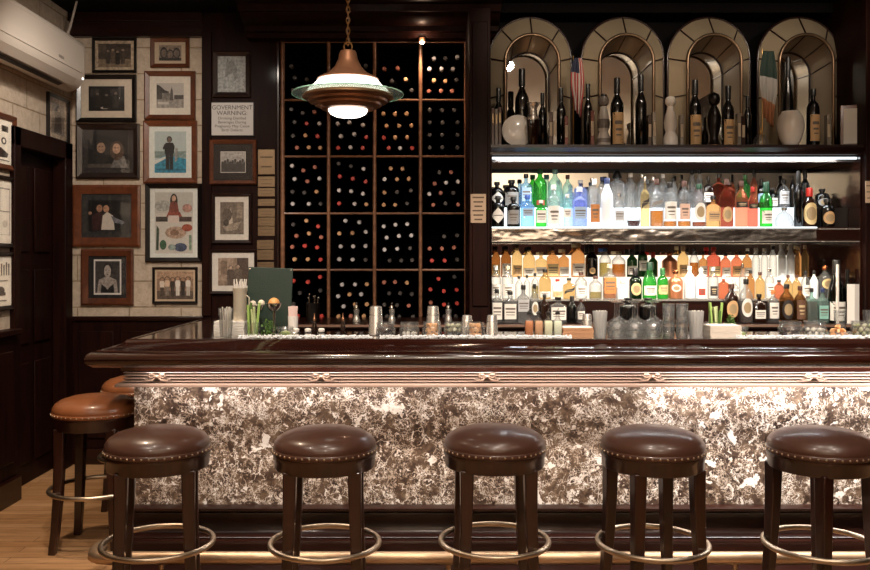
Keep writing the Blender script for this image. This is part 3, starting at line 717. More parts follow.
UF = [ # px, width, top, shape, glass, cap, label, liquid
 (497.5, 11, 196, 'apothecary', 'black', 'black', ('diamond', 'white', .12, .62, 1.3), None),
 (513.5, 13, 197, 'apothecary', 'black', 'black', ('rect', 'grey', .1, .56), None),
 (527.5, 13, 195, 'square', 'blue', 'blue', ('rect', 'pale blue', .34, .58, .5), None),
 (541, 10.5, 200, 'square', 'green', 'white', ('rect', 'white', .16, .62, .8), None),
 (553.5, 13, 185, 'round', 'clear', 'white', ('rect', 'white', .06, .5), None),
 (567.5, 8.5, 194, 'round', 'teal', 'white', ('rect', 'white', .3, .55), None),
 (579.5, 14, 187, 'square', 'violet', 'white', ('rect', 'pale blue', .2, .5, .7), None),
 (594.5, 12, 179, 'round', 'clear', 'white', ('rect', 'orange', .1, .47, .9), None),
 (607, 13.5, 178, 'tall', 'frosted', 'navy', None, None),
 (619, 10, 193, 'square', 'clear', 'silver', ('rect', 'silver', .18, .48, .8), None),
 (633.5, 17.5, 194, 'teardrop', 'clear', 'clear', None, ('cherry', .2)),
 (644.9, 10, 177, 'square', 'gold', 'silver', ('diagonal', 'dark', .35, .62, .8), None),
 (656.5, 13, 179, 'square', 'clear', 'brown', ('diagonal', 'grey', .38, .62, .8), ('gold', .34)),
 (670, 13, 182, 'round', 'clear', 'black', ('rect', 'white', .16, .56), ('gold', .13)),
 (684.2, 12, 181, 'round', 'clear', 'brown', ('rect', 'pink', .16, .50, .8), ('gold', .13)),
 (699, 14, 184, 'round', 'clear', 'dark green', ('oval', 'white', .14, .56, .9), ('amber', .12)),
 (713, 13, 196, 'square', 'amber', 'black', ('rect', 'tan', .2, .5, .8), None),
 (726.5, 11.5, 179, 'round', 'rose', 'brown', ('oval', 'tan', .1, .42, .8), None),
 (741.3, 13, 181, 'round', 'orange', 'brown', ('rect', 'dark', .42, .54), None),
 (752.8, 10.5, 187, 'round', 'red', 'red', ('rect', 'dark', .46, .58), None),
 (766, 11, 182, 'wine', 'green', 'dark green', ('rect', 'white', .08, .36), None),
 (784, 17, 208, 'low', 'grey', 'silver', None, None),
 (798, 8.5, 171, 'wine', 'black', 'black', None, None),
 (809.3, 13, 188, 'wine', 'brown', 'red', ('oval', 'cream', .06, .62, 1.2), None),
 (827, 12, 199, 'apothecary', 'black', 'black', ('oval', 'tan', .1, .55, .95), None)]
UB = [
 (497, 11, 182, 'apothecary', 'black', 'black', ('diamond', 'white', .12, .62, 1.3), None),
 (511.5, 14, 180, 'apothecary', 'black', 'black', ('rect', 'grey', .1, .56), None),
 (526, 12, 174, 'square', 'blue', 'black', ('rect', 'pale blue', .2, .6, .5), None),
 (540, 14.5, 169, 'round', 'green', 'green', ('rect', 'red', .08, .2, .6), None),
 (555, 15, 169, 'round', 'teal', 'teal', None, None),
 (567.6, 9.5, 175, 'round', 'teal', 'brown', None, None),
 (580.5, 12, 180, 'square', 'violet', 'white', None, None),
 (592, 9, 178, 'round', 'clear', 'silver', None, None),
 (602, 9, 177, 'round', 'clear', 'navy', None, None),
 (617, 14, 171, 'square', 'clear', 'cone', None, None),
 (630.5, 10, 173, 'round', 'clear', 'white', None, None),
 (642, 9, 174, 'round', 'clear', 'silver', None, None),
 (653, 9, 177, 'round', 'clear', 'silver', None, None),
 (663, 8, 174, 'round', 'clear', 'white', None, None),
 (673, 8, 178, 'round', 'clear', 'black', None, None),
 (682, 8, 181, 'round', 'brown', 'black', None, None),
 (692, 7, 170, 'tall', 'clear', 'black', None, None),
 (699.5, 7, 169, 'tall', 'clear', 'black', None, None),
 (708, 9, 177, 'square', 'brown', 'black', ('rect', 'white', .2, .5), None),
 (718.5, 10, 174, 'square', 'rose', 'black', None, None),
 (730, 9, 182, 'round', 'rose', 'brown', None, None),
 (745, 9, 175, 'round', 'green', 'green', None, None),
 (753.8, 7, 169, 'wine', 'orange', 'black', None, None),
 (761, 7.2, 179, 'wine', 'black', 'black', ('rect', 'pale blue', .2, .5), None),
 (772.5, 9, 188, 'round', 'dark green', 'black', ('rect', 'white', .1, .5), None),
 (783.5, 11, 180, 'round', 'clear', 'black', ('rect', 'silver', .15, .6), None),
 (792.5, 6, 176, 'round', 'black', 'black', None, None),
 (805, 7.5, 170, 'wine', 'black', 'black', None, None),
 (822, 12, 189, 'apothecary', 'black', 'black', ('oval', 'grey', .1, .5, .9), None)]
L3 = [  # wide low labels added to imitate the glow washing out the lower halves
 (496, 8.5, 246, 'round', 'dark amber', 'black', ('rect', 'cream', .04, .40, .95), None), (506, 10, 246, 'round', 'dark amber', 'black', ('rect', 'white', .04, .44, .95), None), (517, 9, 244, 'round', 'gold', 'brown', ('rect', 'tan', .04, .36, .95), None),
 (529, 11, 247, 'round', 'gold', 'black', ('rect', 'white', .05, .3), None), (541, 10, 252, 'square', 'gold', 'cream', ('rect', 'white', .04, .40, .95), None), (552.6, 10, 247, 'square', 'amber', 'brown', ('rect', 'cream', .04, .44, .95), None),
 (563.8, 8.5, 249, 'square', 'amber', 'cream', ('rect', 'white', .04, .36, .95), None), (578, 12, 243, 'round', 'amber', 'cream', ('rect', 'white', .05, .4), None), (591.5, 11, 245, 'wine', 'black', 'black', ('oval', 'tan', .1, .3, .5), None),
 (605, 10, 248, 'round', 'clear', 'blue', None, ('straw', .5)), (618.5, 12, 251, 'round', 'clear', 'cream', None, ('gold', .5)), (632, 9, 249, 'wine', 'dark green', 'black', ('rect', 'white', .1, .4), None),
 (642.6, 8.5, 244, 'wine', 'dark green', 'black', ('rect', 'white', .2, .5), None), (653, 8, 252, 'wine', 'dark green', 'red', None, None), (669.5, 15, 252, 'round', 'copper', 'copper', None, None),
 (683, 11, 246, 'round', 'gold', 'cream', ('rect', 'tan', .04, .40, .95), None), (694, 9, 248, 'round', 'clear', 'black', None, ('gold', .5)), (703, 8, 252, 'square', 'amber', 'black', ('rect', 'white', .04, .44, .95), None),
 (713.5, 12, 247, 'square', 'red', 'red', ('rect', 'cream', .04, .36, .95), None), (725.5, 10, 253, 'round', 'orange', 'black', ('rect', 'white', .04, .40, .95), None), (736.6, 11, 252, 'round', 'orange', 'brown', ('rect', 'tan', .04, .44, .95), None),
 (747, 8.5, 251, 'round', 'amber', 'black', ('rect', 'white', .04, .36, .95), None), (756, 6.5, 248, 'tall', 'clear', 'white', None, None), (764.5, 6.5, 248, 'tall', 'clear', 'white', None, None),
 (773, 6.5, 246, 'tall', 'clear', 'black', None, None), (782, 7, 245, 'tall', 'frosted', 'white', None, None), (790.5, 8, 244, 'tall', 'frosted', 'white', None, None),
 (798, 6, 246, 'tall', 'amber', 'cream', None, None), (805, 6, 245, 'tall', 'gold', 'cream', None, None)]
L2 = [
 (496, 9, 266, 'round', 'clear', 'white', ('rect', 'white', .1, .45), None), (507.5, 10.5, 266, 'round', 'clear', 'cream', ('rect', 'white', .1, .45), None),
 (519, 8, 276, 'round', 'clear', 'black', None, None), (527, 7.5, 275, 'round', 'clear', 'black', None, None), (535, 7.5, 273, 'round', 'clear', 'black', None, ('straw', .5)),
 (545, 11.5, 269, 'round', 'gold', 'black', ('rect', 'white', .05, .25), None), (557.5, 9.5, 279, 'round', 'frosted', 'red', ('rect', 'cream', .1, .4), None),
 (569, 11, 278, 'square', 'gold', 'black', ('diagonal', 'dark', .2, .6, .8), None), (581, 11, 272, 'round', 'clear', 'brown', ('rect', 'white', .1, .5), None),
 (595.5, 11, 276, 'round', 'clear', 'brown', None, ('straw', .3)), (609.5, 12.5, 264, 'square', 'clear', 'cream', ('rect', 'orange', .15, .62, .8), ('gold', .6)),
 (622.4, 11.5, 281, 'round', 'frosted', 'white', None, None), (635.5, 12, 268, 'wine', 'dark green', 'black', ('oval', 'cream', .12, .52, .9), None),
 (649.5, 14, 262, 'champagne', 'green', 'dark green', ('rect', 'white', .1, .36), None), (662.6, 10.5, 268, 'wine', 'green', 'green', ('rect', 'cream', .15, .45), None),
 (675.5, 13, 270, 'round', 'copper', 'copper', ('oval', 'white', .25, .5, .7), None), (689.5, 10.5, 266, 'round', 'frosted', 'white', None, None),
 (701, 11, 268, 'round', 'frosted', 'white', ('rect', 'red', .12, .34, .6), None), (713, 10, 267, 'round', 'clear', 'white', ('rect', 'dark', .1, .4, .7), None),
 (723.5, 9, 276, 'square', 'orange', 'white', None, None), (734, 8.5, 280, 'round', 'clear', 'white', ('rect', 'white', .1, .5), None), (742.5, 7, 264, 'round', 'clear', 'silver', None, None),
 (750.5, 8, 270, 'round', 'amber', 'black', None, None), (760, 9, 272, 'round', 'gold', 'brown', None, None), (769.5, 8.5, 268, 'round', 'clear', 'silver', ('rect', 'white', .1, .5), None),
 (779, 8.5, 280, 'round', 'orange', 'black', None, None), (788, 7.5, 275, 'round', 'gold', 'brown', None, None), (796.5, 7.5, 275, 'round', 'gold', 'brown', None, None),
 (805.5, 7.5, 271, 'round', 'clear', 'black', ('rect', 'white', .1, .5), None), (814, 7.5, 271, 'round', 'frosted', 'black', None, None), (825, 11.5, 266, 'round', 'clear', 'copper', ('oval', 'cream', .3, .62, .9), None)]
L1 = [
 (497, 10, 289, 'square', 'clear', 'black', ('rect', 'white', .1, .6, .8), None), (510, 13.5, 291, 'square', 'clear', 'black', ('rect', 'white', .12, .6, .8), None),
 (523.3, 12, 285, 'square', 'grey', 'black', ('rect', 'silver', .3, .62, .8), None), (534.5, 8.5, 284, 'round', 'clear', 'black', ('oval', 'white', .2, .55, .8), None),
 (544.5, 9.5, 294, 'round', 'brown', 'black', None, None), (558, 15, 297, 'square', 'clear', 'black', ('rect', 'white', .12, .62, .85), None), (572, 9.5, 296, 'wine', 'black', 'black', None, None),
 (581, 8, 299, 'round', 'clear', 'brown', ('rect', 'white', .15, .5), None), (628, 15, 298, 'apothecary', 'black', 'black', None, None), (648, 15, 298, 'apothecary', 'black', 'black', None, None),
 (731.5, 12.5, 284, 'round', 'brown', 'brown', ('oval', 'tan', .15, .58, .9), None), (746, 13, 279, 'round', 'clear', 'black', ('oval', 'white', .14, .56, .9), ('gold', .2)),
 (759, 11.5, 294, 'square', 'brown', 'black', ('rect', 'white', .15, .45, .7), None), (773.3, 11, 290, 'round', 'clear', 'orange', ('rect', 'white', .14, .62, .9), ('amber', .12)),
 (786.5, 14, 284, 'round', 'amber', 'black', ('oval', 'dark', .1, .6, .95), None), (800, 11.5, 286, 'round', 'amber', 'brown', ('rect', 'brown', .1, .62, .9), None),
 (811.5, 10.5, 288, 'square', 'teal', 'black', None, ('gold', .6)), (822.5, 10.5, 288, 'square', 'teal', 'navy', ('rect', 'teal', .12, .5, .8), None),
 (836.3, 16, 260, 'champagne', 'dark green', 'black', ('rect', 'white', .04, .34, 1.2), None)]
CAPC['orange'] = ('c9753d', .4, 0)
SW = {'round': 'round', 'square': 'square', 'tall': 'tall slim', 'wine': 'wine', 'champagne': 'champagne', 'apothecary': 'stubby', 'low': 'low squat', 'teardrop': 'teardrop'}
def shelf_row(rowlist, Y, zb, phrase, group):
    xs = [X(b[0], Y) for b in rowlist]; rs = [b[1] * 1.16 / 2 * Y / F for b in rowlist]
    for k in range(len(xs) - 1):
        d = xs[k + 1] - xs[k] - .0025
        if rs[k] + rs[k + 1] > d:
            f = d / (rs[k] + rs[k + 1]); rs[k] *= f; rs[k + 1] *= f
    for k, (px, w, top, shp, gl, cap, lab, liq) in enumerate(rowlist):
        if lab: det = '%s %s label' % (lab[1], {'rect': 'square', 'oval': 'round'}.get(lab[0], lab[0]))
        elif cap in ('clear',): det = 'glass stopper'
        else: det = '%s cap' % ({'cone': 'black cone'}.get(cap, cap))
        make_bottle(max(xs[k], XA + min(rs[k], .066) * 1.03 + .003), Y, zb, min(rs[k], .066), Z(top, Y) - zb, shp, gl, cap, lab, liq,
                    '%s %s bottle, %s, %s, %s from wine rack' % (gl, SW[shp], det, phrase, ORD[k]), group)
shelf_row(UF, 6.035, ZU + .0005, 'upper shelf front row', 'bottles at the front of the upper shelf')
shelf_row(UB, 6.20, ZU2 + .0005, 'upper shelf back row', 'bottles at the back of the upper shelf')
shelf_row(L3, 6.335, ZL3 + .0005, 'lower shelf top step', 'bottles on the top step of the lower shelf')
shelf_row(L2, 6.178, ZL2 + .0005, 'lower shelf middle step', 'bottles on the middle step of the lower shelf')
shelf_row(L1, 6.03, ZL1, 'lower shelf bottom row', 'bottles in the bottom row of the lower shelf')
# other things on the back counter
def counter_base(Y, zb): return zb
t = thing('white_tube', 'tall slim white tube standing between the teal and champagne bottles', 'tube', (X(829, 6.10) - .004, 5.965, ZL1))
MB().lathe([(.010, 0), (.010, .40), (.008, .405), (.007, .40)], 14).build('tube_body', P('white_wax', 'ddd5cc', .5), t)
t = thing('folded_menu', 'tall folded white menu standing at the far end of the back counter', 'menu', (X(853, 5.95), 5.95, ZL1))
MB().prism([(-.040, 0), (.0, -.022), (.045, .004), (.045, .007), (0, -.018), (-.040, .004)], 'z', 0, .27).build('folded_sheet', PAPER, t)
t = thing('tall_dark_bottle', 'black slim wine bottle behind the folded white menu', 'bottle', (X(846.5, 6.06) + .006, 6.06, ZL1))
rr = .03; prof, n, sy = SHAPES['wine']
MB().lathe([(a * rr, b * .37) for a, b in prof], 20).build('bottle_body', BLACK_GLASS, t)
MB().lathe([(rr * .44, .30), (rr * .46, .37), (.001, .371)], 16).build('cap', P('cap_black', '171514', .35), t)
# pepper mills
mill = None
for k, px in enumerate((356.5, 392, 448.5)):
    Ym = 6.1; zb = 1.1305; h = Z(304, Ym) - zb
    lab = ['steel pepper mill between the pourer bottle and first metal shaker', 'steel pepper mill behind the clear lidded jar', 'steel pepper mill behind the jar of olives'][k]
    if mill is None:
        mill = thing('pepper_mill', lab, 'pepper mill', (X(px, Ym), Ym, zb), 0, 'steel pepper mills on the back counter'); o = mill
        MB().lathe([(.026, 0), (.027, .012), (.022, .03), (.017, .055), (.021, .075), (.022, .085), (.018, .09)], 18).build('mill_body', NICKEL, mill)
        MB().lathe([(.018, .0905), (.021, .094), (.021, .108), (.016, .118), (.008, .122), (.008, .128), (.011, .134), (.006, .14), (.001, .141)], 18).build('mill_top', STEEL, mill)
    else:
        o = copy_tree(mill); o.location = (X(px, Ym), Ym, zb); o['label'] = lab

# ------------------------------------------------------------------ arched mirrors on the cornice
ZC = zc + .0005
def arch_outline(r, cz, n=28, bottom=0.0):
    return [(-r, bottom)] + [(-r * math.cos(PI * k / n), cz + r * math.sin(PI * k / n)) for k in range(n + 1)] + [(r, bottom)]
ARCH_N = ['first arched mirror panel from the wine rack, behind the white plate', 'second arched mirror panel, behind the white decanter beside the striped flag', 'third arched mirror panel, behind the dark figurine', 'fourth arched mirror panel, behind the tricolour flag']
am = None
for k, px in enumerate((530, 622.5, 708.5, 798.5)):
    Ya = 6.38; x = X(px, Ya)
    if am is None:
        am = thing('arched_mirror', ARCH_N[k], 'arched mirror', (x, Ya, ZC), 0, 'arched mirror panels above the liquor shelves'); o = am
        R1, cz1, R0, cz0 = .300, .690, .192, .64     # outer and inner arch
        yb, yf = 0.0, -.13
        A = arch_outline(R1, cz1); B = arch_outline(R0, cz0)
        m = MB().loft([[(p[0], yb, p[1]) for p in A], [(p[0], yf, p[1]) for p in B]], closed=False)
        m.build('bevelled_band', MIRROR_ARCH, am, smooth=0)
        B2 = arch_outline(.168, .61); yi = .19
        MB().loft([[(p[0], yf + .004, p[1]) for p in B], [(p[0], yi, p[1]) for p in B2]], closed=False).build('inner_band', MIRROR_ARCH, am, smooth=0)
        for a in (0, 45, 90, 135, 180):
            c, s_ = math.cos(math.radians(a)), math.sin(math.radians(a))
            MB().tube([(R0 * .985 * c, yf + .01, cz0 + R0 * .985 * s_), (.168 * .985 * c, yi, .61 + .168 * .985 * s_)], .0045, 8).build('glazing_bar', W_DARKH, am, smooth=60)
        m = MB().loft([[(p[0], yi, p[1]) for p in B2], [(p[0], yi + .004, p[1]) for p in B2]])
        m.build('mirror_panel', MIRROR, am, smooth=0)
        m = MB().tube([(p[0], yf - .006, p[1]) for p in B], .013, 10); m.build('arch_frame', P('dark_bronze_frame', '6e5844', .32, .8), am, smooth=60)
        m = MB().tube([(p[0] * .985, yi - .004, p[1]) for p in B2], .008, 8); m.build('inner_frame', W_DARKH, am, smooth=60)
        m = MB().tube([(p[0], yb, p[1]) for p in A], .010, 8); m.build('outer_frame', W_DARKH, am, smooth=60)
        for a in (0, 45, 90, 135, 180):
            c, s_ = math.cos(math.radians(a)), math.sin(math.radians(a))
            MB().tube([(R1 * c, yb - .003, cz1 + R1 * s_), (R0 * c, yf - .003, cz0 + R0 * s_)], .0055, 8).build('glazing_bar', W_DARKH, am, smooth=60)
        for zz in (.40,):
            for s_ in (-1, 1): MB().tube([(s_ * R1, yb - .003, zz), (s_ * R0, yf - .003, zz)], .0055, 8).build('glazing_bar', W_DARKH, am, smooth=60)
    else:
        o = copy_tree(am); o.location = (x, Ya, ZC); o['label'] = ARCH_N[k]
# things standing on the cornice before the arches
YC = 6.06
def lath(name, label, cat, px, Y, zb, parts, group=None):
    t = thing(name, label, cat, (X(px, Y), Y, zb), 0, group)
    for pn, prof, m in parts:
        MB().lathe(prof, 20).build(pn, m, t, smooth=50)
    return t
def dark_bottle(px, top, r, label, Y=YC, shape='wine', glass='black', lab=None):
    make_bottle(X(px, Y), Y, ZC, r, Z(top, Y) - ZC, shape, glass, 'black', lab, None, label, 'dark bottles on the cornice')
dark_bottle(498.5, 88, .037, 'dark wine bottle at the wine rack end of the cornice, beside book spines', 6.17)
dark_bottle(522, 69, .050, 'big dark wine bottle behind the white plate', 6.15)
dark_bottle(542.5, 93, .030, 'small dark bottle between the cocktail shaker and the striped flag')
dark_bottle(561, 88, .034, 'dark bottle inside the first arch, near the striped flag', 6.17)
dark_bottle(588, 84, .032, 'dark bottle between the striped flag and the white decanter', 6.17)
dark_bottle(617, 78, .046, 'dark bottle with cream label inside the second arch', 6.12, lab=('rect', 'tan', .05, .5, 1.0))
dark_bottle(641, 75, .040, 'dark bottle at the far edge of the second arch, before the thin cartons', 6.15)
dark_bottle(695, 80, .045, 'dark bottle with cream label inside the third arch', 6.13, lab=('rect', 'tan', .05, .48, 1.0))
dark_bottle(728, 86, .042, 'dark bottle with tan label beyond the dark figurine', 6.12, lab=('rect', 'tan', .05, .45, 1.0))
dark_bottle(747.5, 96, .028, 'small dark bottle between third and fourth arches', 6.1)
dark_bottle(788, 57, .040, 'tall dark champagne bottle behind the round white vase', 6.14, 'champagne')
dark_bottle(813, 89, .044, 'dark bottle with square tan label inside the fourth arch', 6.08, 'apothecary', lab=('rect', 'tan', .1, .55, .9))
# white plate on its edge
t = thing('white_plate', 'white oval plate propped on edge before the big dark bottle', 'plate', (X(518, 6.045), 6.045, ZC + .1145))
MB().lathe([(.001, .012), (.06, .010), (.075, .003), (.108, -.006), (.112, -.003), (.08, .009), (.062, .016), (.001, .018)], 32).build('plate_disc', WHITE, t, rot=(PI / 2 - .12, 0, 0))
lath('cocktail_shaker', 'glass and steel cocktail shaker beside the white plate on the cornice', 'shaker', 533, 5.96, ZC,
     [('shaker_cup', [(.034, 0), (.036, .004), (.046, .17)], BROWN_GLASS), ('shaker_collar', [(.0465, .171), (.0475, .18), (.034, .205)], NICKEL), ('shaker_top', [(.034, .206), (.03, .225), (.028, .25), (.044, .285), (.046, .29), (.001, .295)], NICKEL)])
lath('figurine_decanter', 'white decanter with dark patterned head and black cap beside the striped flag', 'decanter', 603.5, 5.985, ZC,
     [('decanter_body', [(.044, 0), (.047, .01), (.046, .06), (.034, .085), (.030, .095), (.040, .12), (.043, .16), (.036, .21), (.024, .25), (.022, .27)], P('mottled_porcelain', 'b9b2aa', .3, bump=.5, bscale=30)),
      ('decanter_head', [(.022, .271), (.034, .285), (.037, .31), (.030, .335), (.001, .34)], P('grey_pattern', '6d655f', .4)), ('painted_band', [(.0475, .018), (.048, .03), (.0472, .048)], P('grey_pattern', '6d655f', .4)), ('painted_band', [(.0408, .118), (.0436, .145), (.0438, .165), (.0415, .18)], P('grey_pattern', '6d655f', .4)), ('cap', [(.026, .338), (.022, .352), (.001, .36)], P('cap_black', '171514', .35))])
lath('porcelain_decanter', 'plain white porcelain decanter with round stopper standing before third arch', 'decanter', 670.5, 5.985, ZC,
     [('decanter_body', [(.046, 0), (.05, .012), (.048, .06), (.036, .085), (.033, .095), (.042, .125), (.044, .16), (.036, .21), (.022, .255), (.02, .27)], WHITE),
      ('stopper', [(.02, .271), (.036, .29), (.036, .315), (.030, .332), (.012, .34), (.001, .341)], WHITE)])
lath('dark_figurine', 'dark bronze figurine with round head standing before third arch', 'figurine', 714, 5.985, ZC,
     [('figurine_body', [(.04, 0), (.045, .01), (.034, .03), (.028, .06), (.044, .13), (.05, .19), (.036, .24), (.018, .275)], P('dark_bronze', '1d1714', .3, .6)),
      ('figurine_head', [(.018, .276), (.036, .295), (.041, .32), (.034, .35), (.001, .37)], P('dark_bronze', '1d1714', .3, .6)), ('base_medallion', [(.046, -.0), (.047, .001), (.047, .004)], BRASS)])
lath('glass_bell', 'small glass bell with a knob beside the tricolour flag', 'bell', 760.5, 5.965, ZC,
     [('bell_jar', [(.05, 0), (.052, .004), (.050, .03), (.036, .06), (.014, .075)], TUMBLER), ('knob', [(.008, .0755), (.012, .09), (.007, .105), (.005, .12), (.001, .121)], BRASS)])
lath('white_vase', 'round white vase standing in front of the tall dark champagne bottle', 'vase', 790.5, 5.985, ZC,
     [('vase_body', [(.001, 0), (.045, 0), (.05, .006), (.074, .05), (.090, .11), (.092, .15), (.08, .20), (.062, .225), (.058, .235), (.053, .235), (.057, .222), (.001, .20)], WHITE)])
t = thing('small_picture', 'small pale framed picture leaning at the far end of the cornice', 'picture', (X(856, 6.0), 6.03, ZC), -.25)
MB().box(-.085, .085, 0, .02, 0, .29).build('frame', W_FRAME_BR, t, bevel=.004); MB().box(-.066, .066, -.003, -.0005, .022, .265).build('print', P('pale_print', 'b9aea0', .3), t)
# book spines at both ends of the cornice
bk = 0
for px in (489.5, 493.0, 496.5, 500.0):
    wv = .0105; hb = .27 - .006 * (bk % 3)
    t = thing('thin_book', ['grey slim book, outermost of the upright books by the pilaster', 'brown slim book beside the outermost upright book', 'grey slim book, third upright from pilaster', 'brown slim book touching the arch side, end of the upright row'][bk], 'book', (X(px, 6.0), 6.0, ZC), 0, 'upright slim books on the cornice')
    MB().box(-wv, wv, 0, .12, 0, hb).build('cover', P('book_' + 'ab'[bk % 2], ['6a6058', '4b3226'][bk % 2], .4), t, bevel=.002)
    MB().box(-wv * .5, wv * .5, -.0012, -.0002, hb * .6, hb * .85).build('spine_label', P('spine_gilt', 'a08a68', .35, .6), t); bk += 1
for i, (px, h_, cc) in enumerate([(551, .24, '3a261d'), (555, .25, '8a8176'), (566.5, .21, '5a2d24'), (592.5, .25, '5a2d24'), (650, .22, '4a3c33'), (654.5, .24, '978d80'), (682, .22, '8a8176'), (739.5, .23, '8a8176'), (743.6, .21, '3a261d'), (829, .22, '978d80')]):
    Yb = 6.02
    t = thing('narrow_carton', ['dark brown carton beside the small dark bottle', 'silver grey carton next to the dark brown carton', 'short red brown carton under the striped flag', 'red brown carton between striped flag and patterned decanter',
              'dark carton before the gap of second and third arches', 'silver carton just before the white porcelain decanter', 'grey carton just beyond the white porcelain decanter', 'grey carton beyond the bottle with tan label',
              'short dark carton beside the small dark bottle by the third arch', 'silver carton beside the pale framed picture'][i], 'carton', (X(px, Yb), Yb, ZC), 0, 'narrow cartons on the cornice')
    MB().box(-.0125, .0125, 0, .05, 0, h_).build('box_body', P('carton_' + cc, cc, .25, .4), t, bevel=.002)
    MB().box(-.009, .009, -.0015, -.0003, h_ * .3, h_ * .7).build('carton_label', P('carton_label', 'b8a78e', .5), t)
# flags
def flag(label, px, Y, z0, z1, w, cols, stripes, canton=None, amp=.012):
    t = thing('small_flag', label, 'flag', (X(px, Y), Y, ZC))
    nx, nz = 26, 30; mats = [P('flag_' + c, c, .8) for c in cols]
    for side in (0,):
        m = MB(); vs = []
        for i in range(nz + 1):
            f = i / nz; ww = w * (.55 + .45 * math.sin(PI * min(1, f * 1.1 + .12)))
            for j in range(nx + 1):
                u = j / nx
                vs.append(((u - .5) * ww + .02 * math.sin(f * 3) * (u - .5), amp * math.sin(u * 15 + f * 2) * (.3 + f), z1 - ZC - f * (z1 - z0) * (1 - .14 * (1 - u))))
        fs, mi = [], []
        m.v = vs
        for i in range(nz):
            for j in range(nx):
                m.f.append((i * (nx + 1) + j, i * (nx + 1) + j + 1, (i + 1) * (nx + 1) + j + 1, (i + 1) * (nx + 1) + j)); m.m.append(stripes(i / nz, j / nx))
        o = m.build('flag_cloth', mats, t, smooth=180, fix=False)
        so = o.modifiers.new('t', 'SOLIDIFY'); so.thickness = .002
    MB().tube([(-w * .35, .016, 0), (-w * .35, .016, z1 - ZC + .02)], .004, 8).build('flag_stick', BRASS, t)
    MB().lathe([(.026, 0), (.026, .008), (.008, .014)], 14, (-w * .35, .016, 0)).build('flag_base', BLACK_PAINT, t)
flag('small red and white striped flag with starred blue corner hanging between arches', 577.5, 6.08, Z(118, 6.08), Z(58, 6.08), .075, ['9a3a38', 'b5aaa2', '1e2338'],
     lambda f, u: 2 if f < .24 and u < .62 else (0 if int(u * 9) % 2 == 0 else 1))
flag('small green white and orange tricolour flag hanging beside the fourth arch', 768.5, 6.06, Z(128, 6.06), Z(51, 6.06), .105, ['14281f', '8f8a84', '8a5838'],
     lambda f, u: 0 if f < .36 else (1 if f < .68 else 2), amp=.008)
# ------------------------------------------------------------------ things on the bar top
ZB = 1.1505
def glass_profile(r0, r1, h, t=.003):
    return [(.001, 0), (r0, 0), (r0 + (r1 - r0) * .5, h * .5), (r1, h), (r1 - t, h), (r0 - t, .008), (.001, .008)]
def on_bar(name, label, cat, px, Y, group=None, z=ZB, rz=0):
    return thing(name, label, cat, (X(px, Y), Y, z), rz, group)
def rr(px_w, Y): return px_w / 2 * Y / F
ribs = lambda j, n: 1.0 if j % 2 else .94
STRAW = P('white_straw', 'd9d3cb', .5)
def straws(px, Y, z0, z1, r, n, label, group, tilt=.012):
    proto = None
    for k in range(n):
        a = 2 * PI * k / n * 1.0 + .3; q = r * (.72 if k % 2 else .36)
        x, y = X(px, Y) + q * math.cos(a), Y + q * math.sin(a)
        if proto is None:
            proto = MB().tube([(0, 0, 0), (tilt * 0, 0, (z1 - z0))], .0032, 7).build('drinking_straw', STRAW, smooth=60); o = proto
        else:
            o = proto.copy(); C.objects.link(o)
        o.location = (x, y, z0); o.rotation_euler = (-.06 * math.sin(a), .06 * math.cos(a), 0)
        o.scale = (1, 1, 1 - .06 * (k % 3))
        tag(o, label, 'straw', group)
def napkin_stack(px0, px1, Y, py_top, label, mat, n=9, depth=.13, name='napkin_stack', top=None):
    x0, x1 = X(px0, Y), X(px1, Y); h = Z(py_top, Y) - ZB
    t = thing(name, label, 'napkins', ((x0 + x1) / 2, Y, ZB)); w = (x1 - x0) / 2
    m = MB(); random.seed(int(px0))
    for k in range(n):
        e = random.uniform(-.003, .003)
        m.box(-w + e + .003, w + e - .003, -depth / 2, depth / 2, h * k / n, h * (k + .72) / n)
    m.build('folded_sheets', mat, t, bevel=.0008)
    MB().box(-w + .006, w - .006, -depth / 2 + .002, depth / 2 - .002, h + .0002, h + .002).build('top_sheet', top or PAPER, t)
    return h
# cluster by the picture wall
t = on_bar('ribbed_tumbler', 'ribbed clear glass of short white straws at the cluster by the picture wall', 'glass', 226, 4.69)
h = Z(308, 4.69) - ZB
MB().lathe(glass_profile(.031, .042, h), 32, wob=ribs, caps=False).build('glass_wall', TUMBLER, t)
straws(226, 4.69, ZB + .009, ZB + h + .006, .030, 14, 'short white straw standing in the ribbed clear glass', 'straws in the ribbed glass')
hn = napkin_stack(216, 247, 4.86, 321, 'stack of white napkins under the metal straw cup', PAPER)
zc_ = ZB + hn + .0025
t = on_bar('metal_straw_cup', 'tall brushed metal cup of white straws standing on the napkin stack', 'cup', 240, 4.86, z=zc_)
hcup = Z(288, 4.86) - zc_
MB().lathe([(.001, 0), (.034, 0), (.036, .01), (.036, hcup * .8), (.042, hcup), (.039, hcup), (.033, hcup * .8), (.033, .006), (.001, .006)], 24, caps=False).build('cup_body', PEWTER, t)
MB().tube([(.034, 0, hcup * .25), (.05, 0, hcup * .35), (.051, 0, hcup * .7), (.036, 0, hcup * .78)], .004, 8).build('handle', PEWTER, t)
straws(240, 4.86, zc_ + .007, Z(279, 4.86), .031, 16, 'white straw standing in the tall metal cup on the napkins', 'straws in the metal cup')
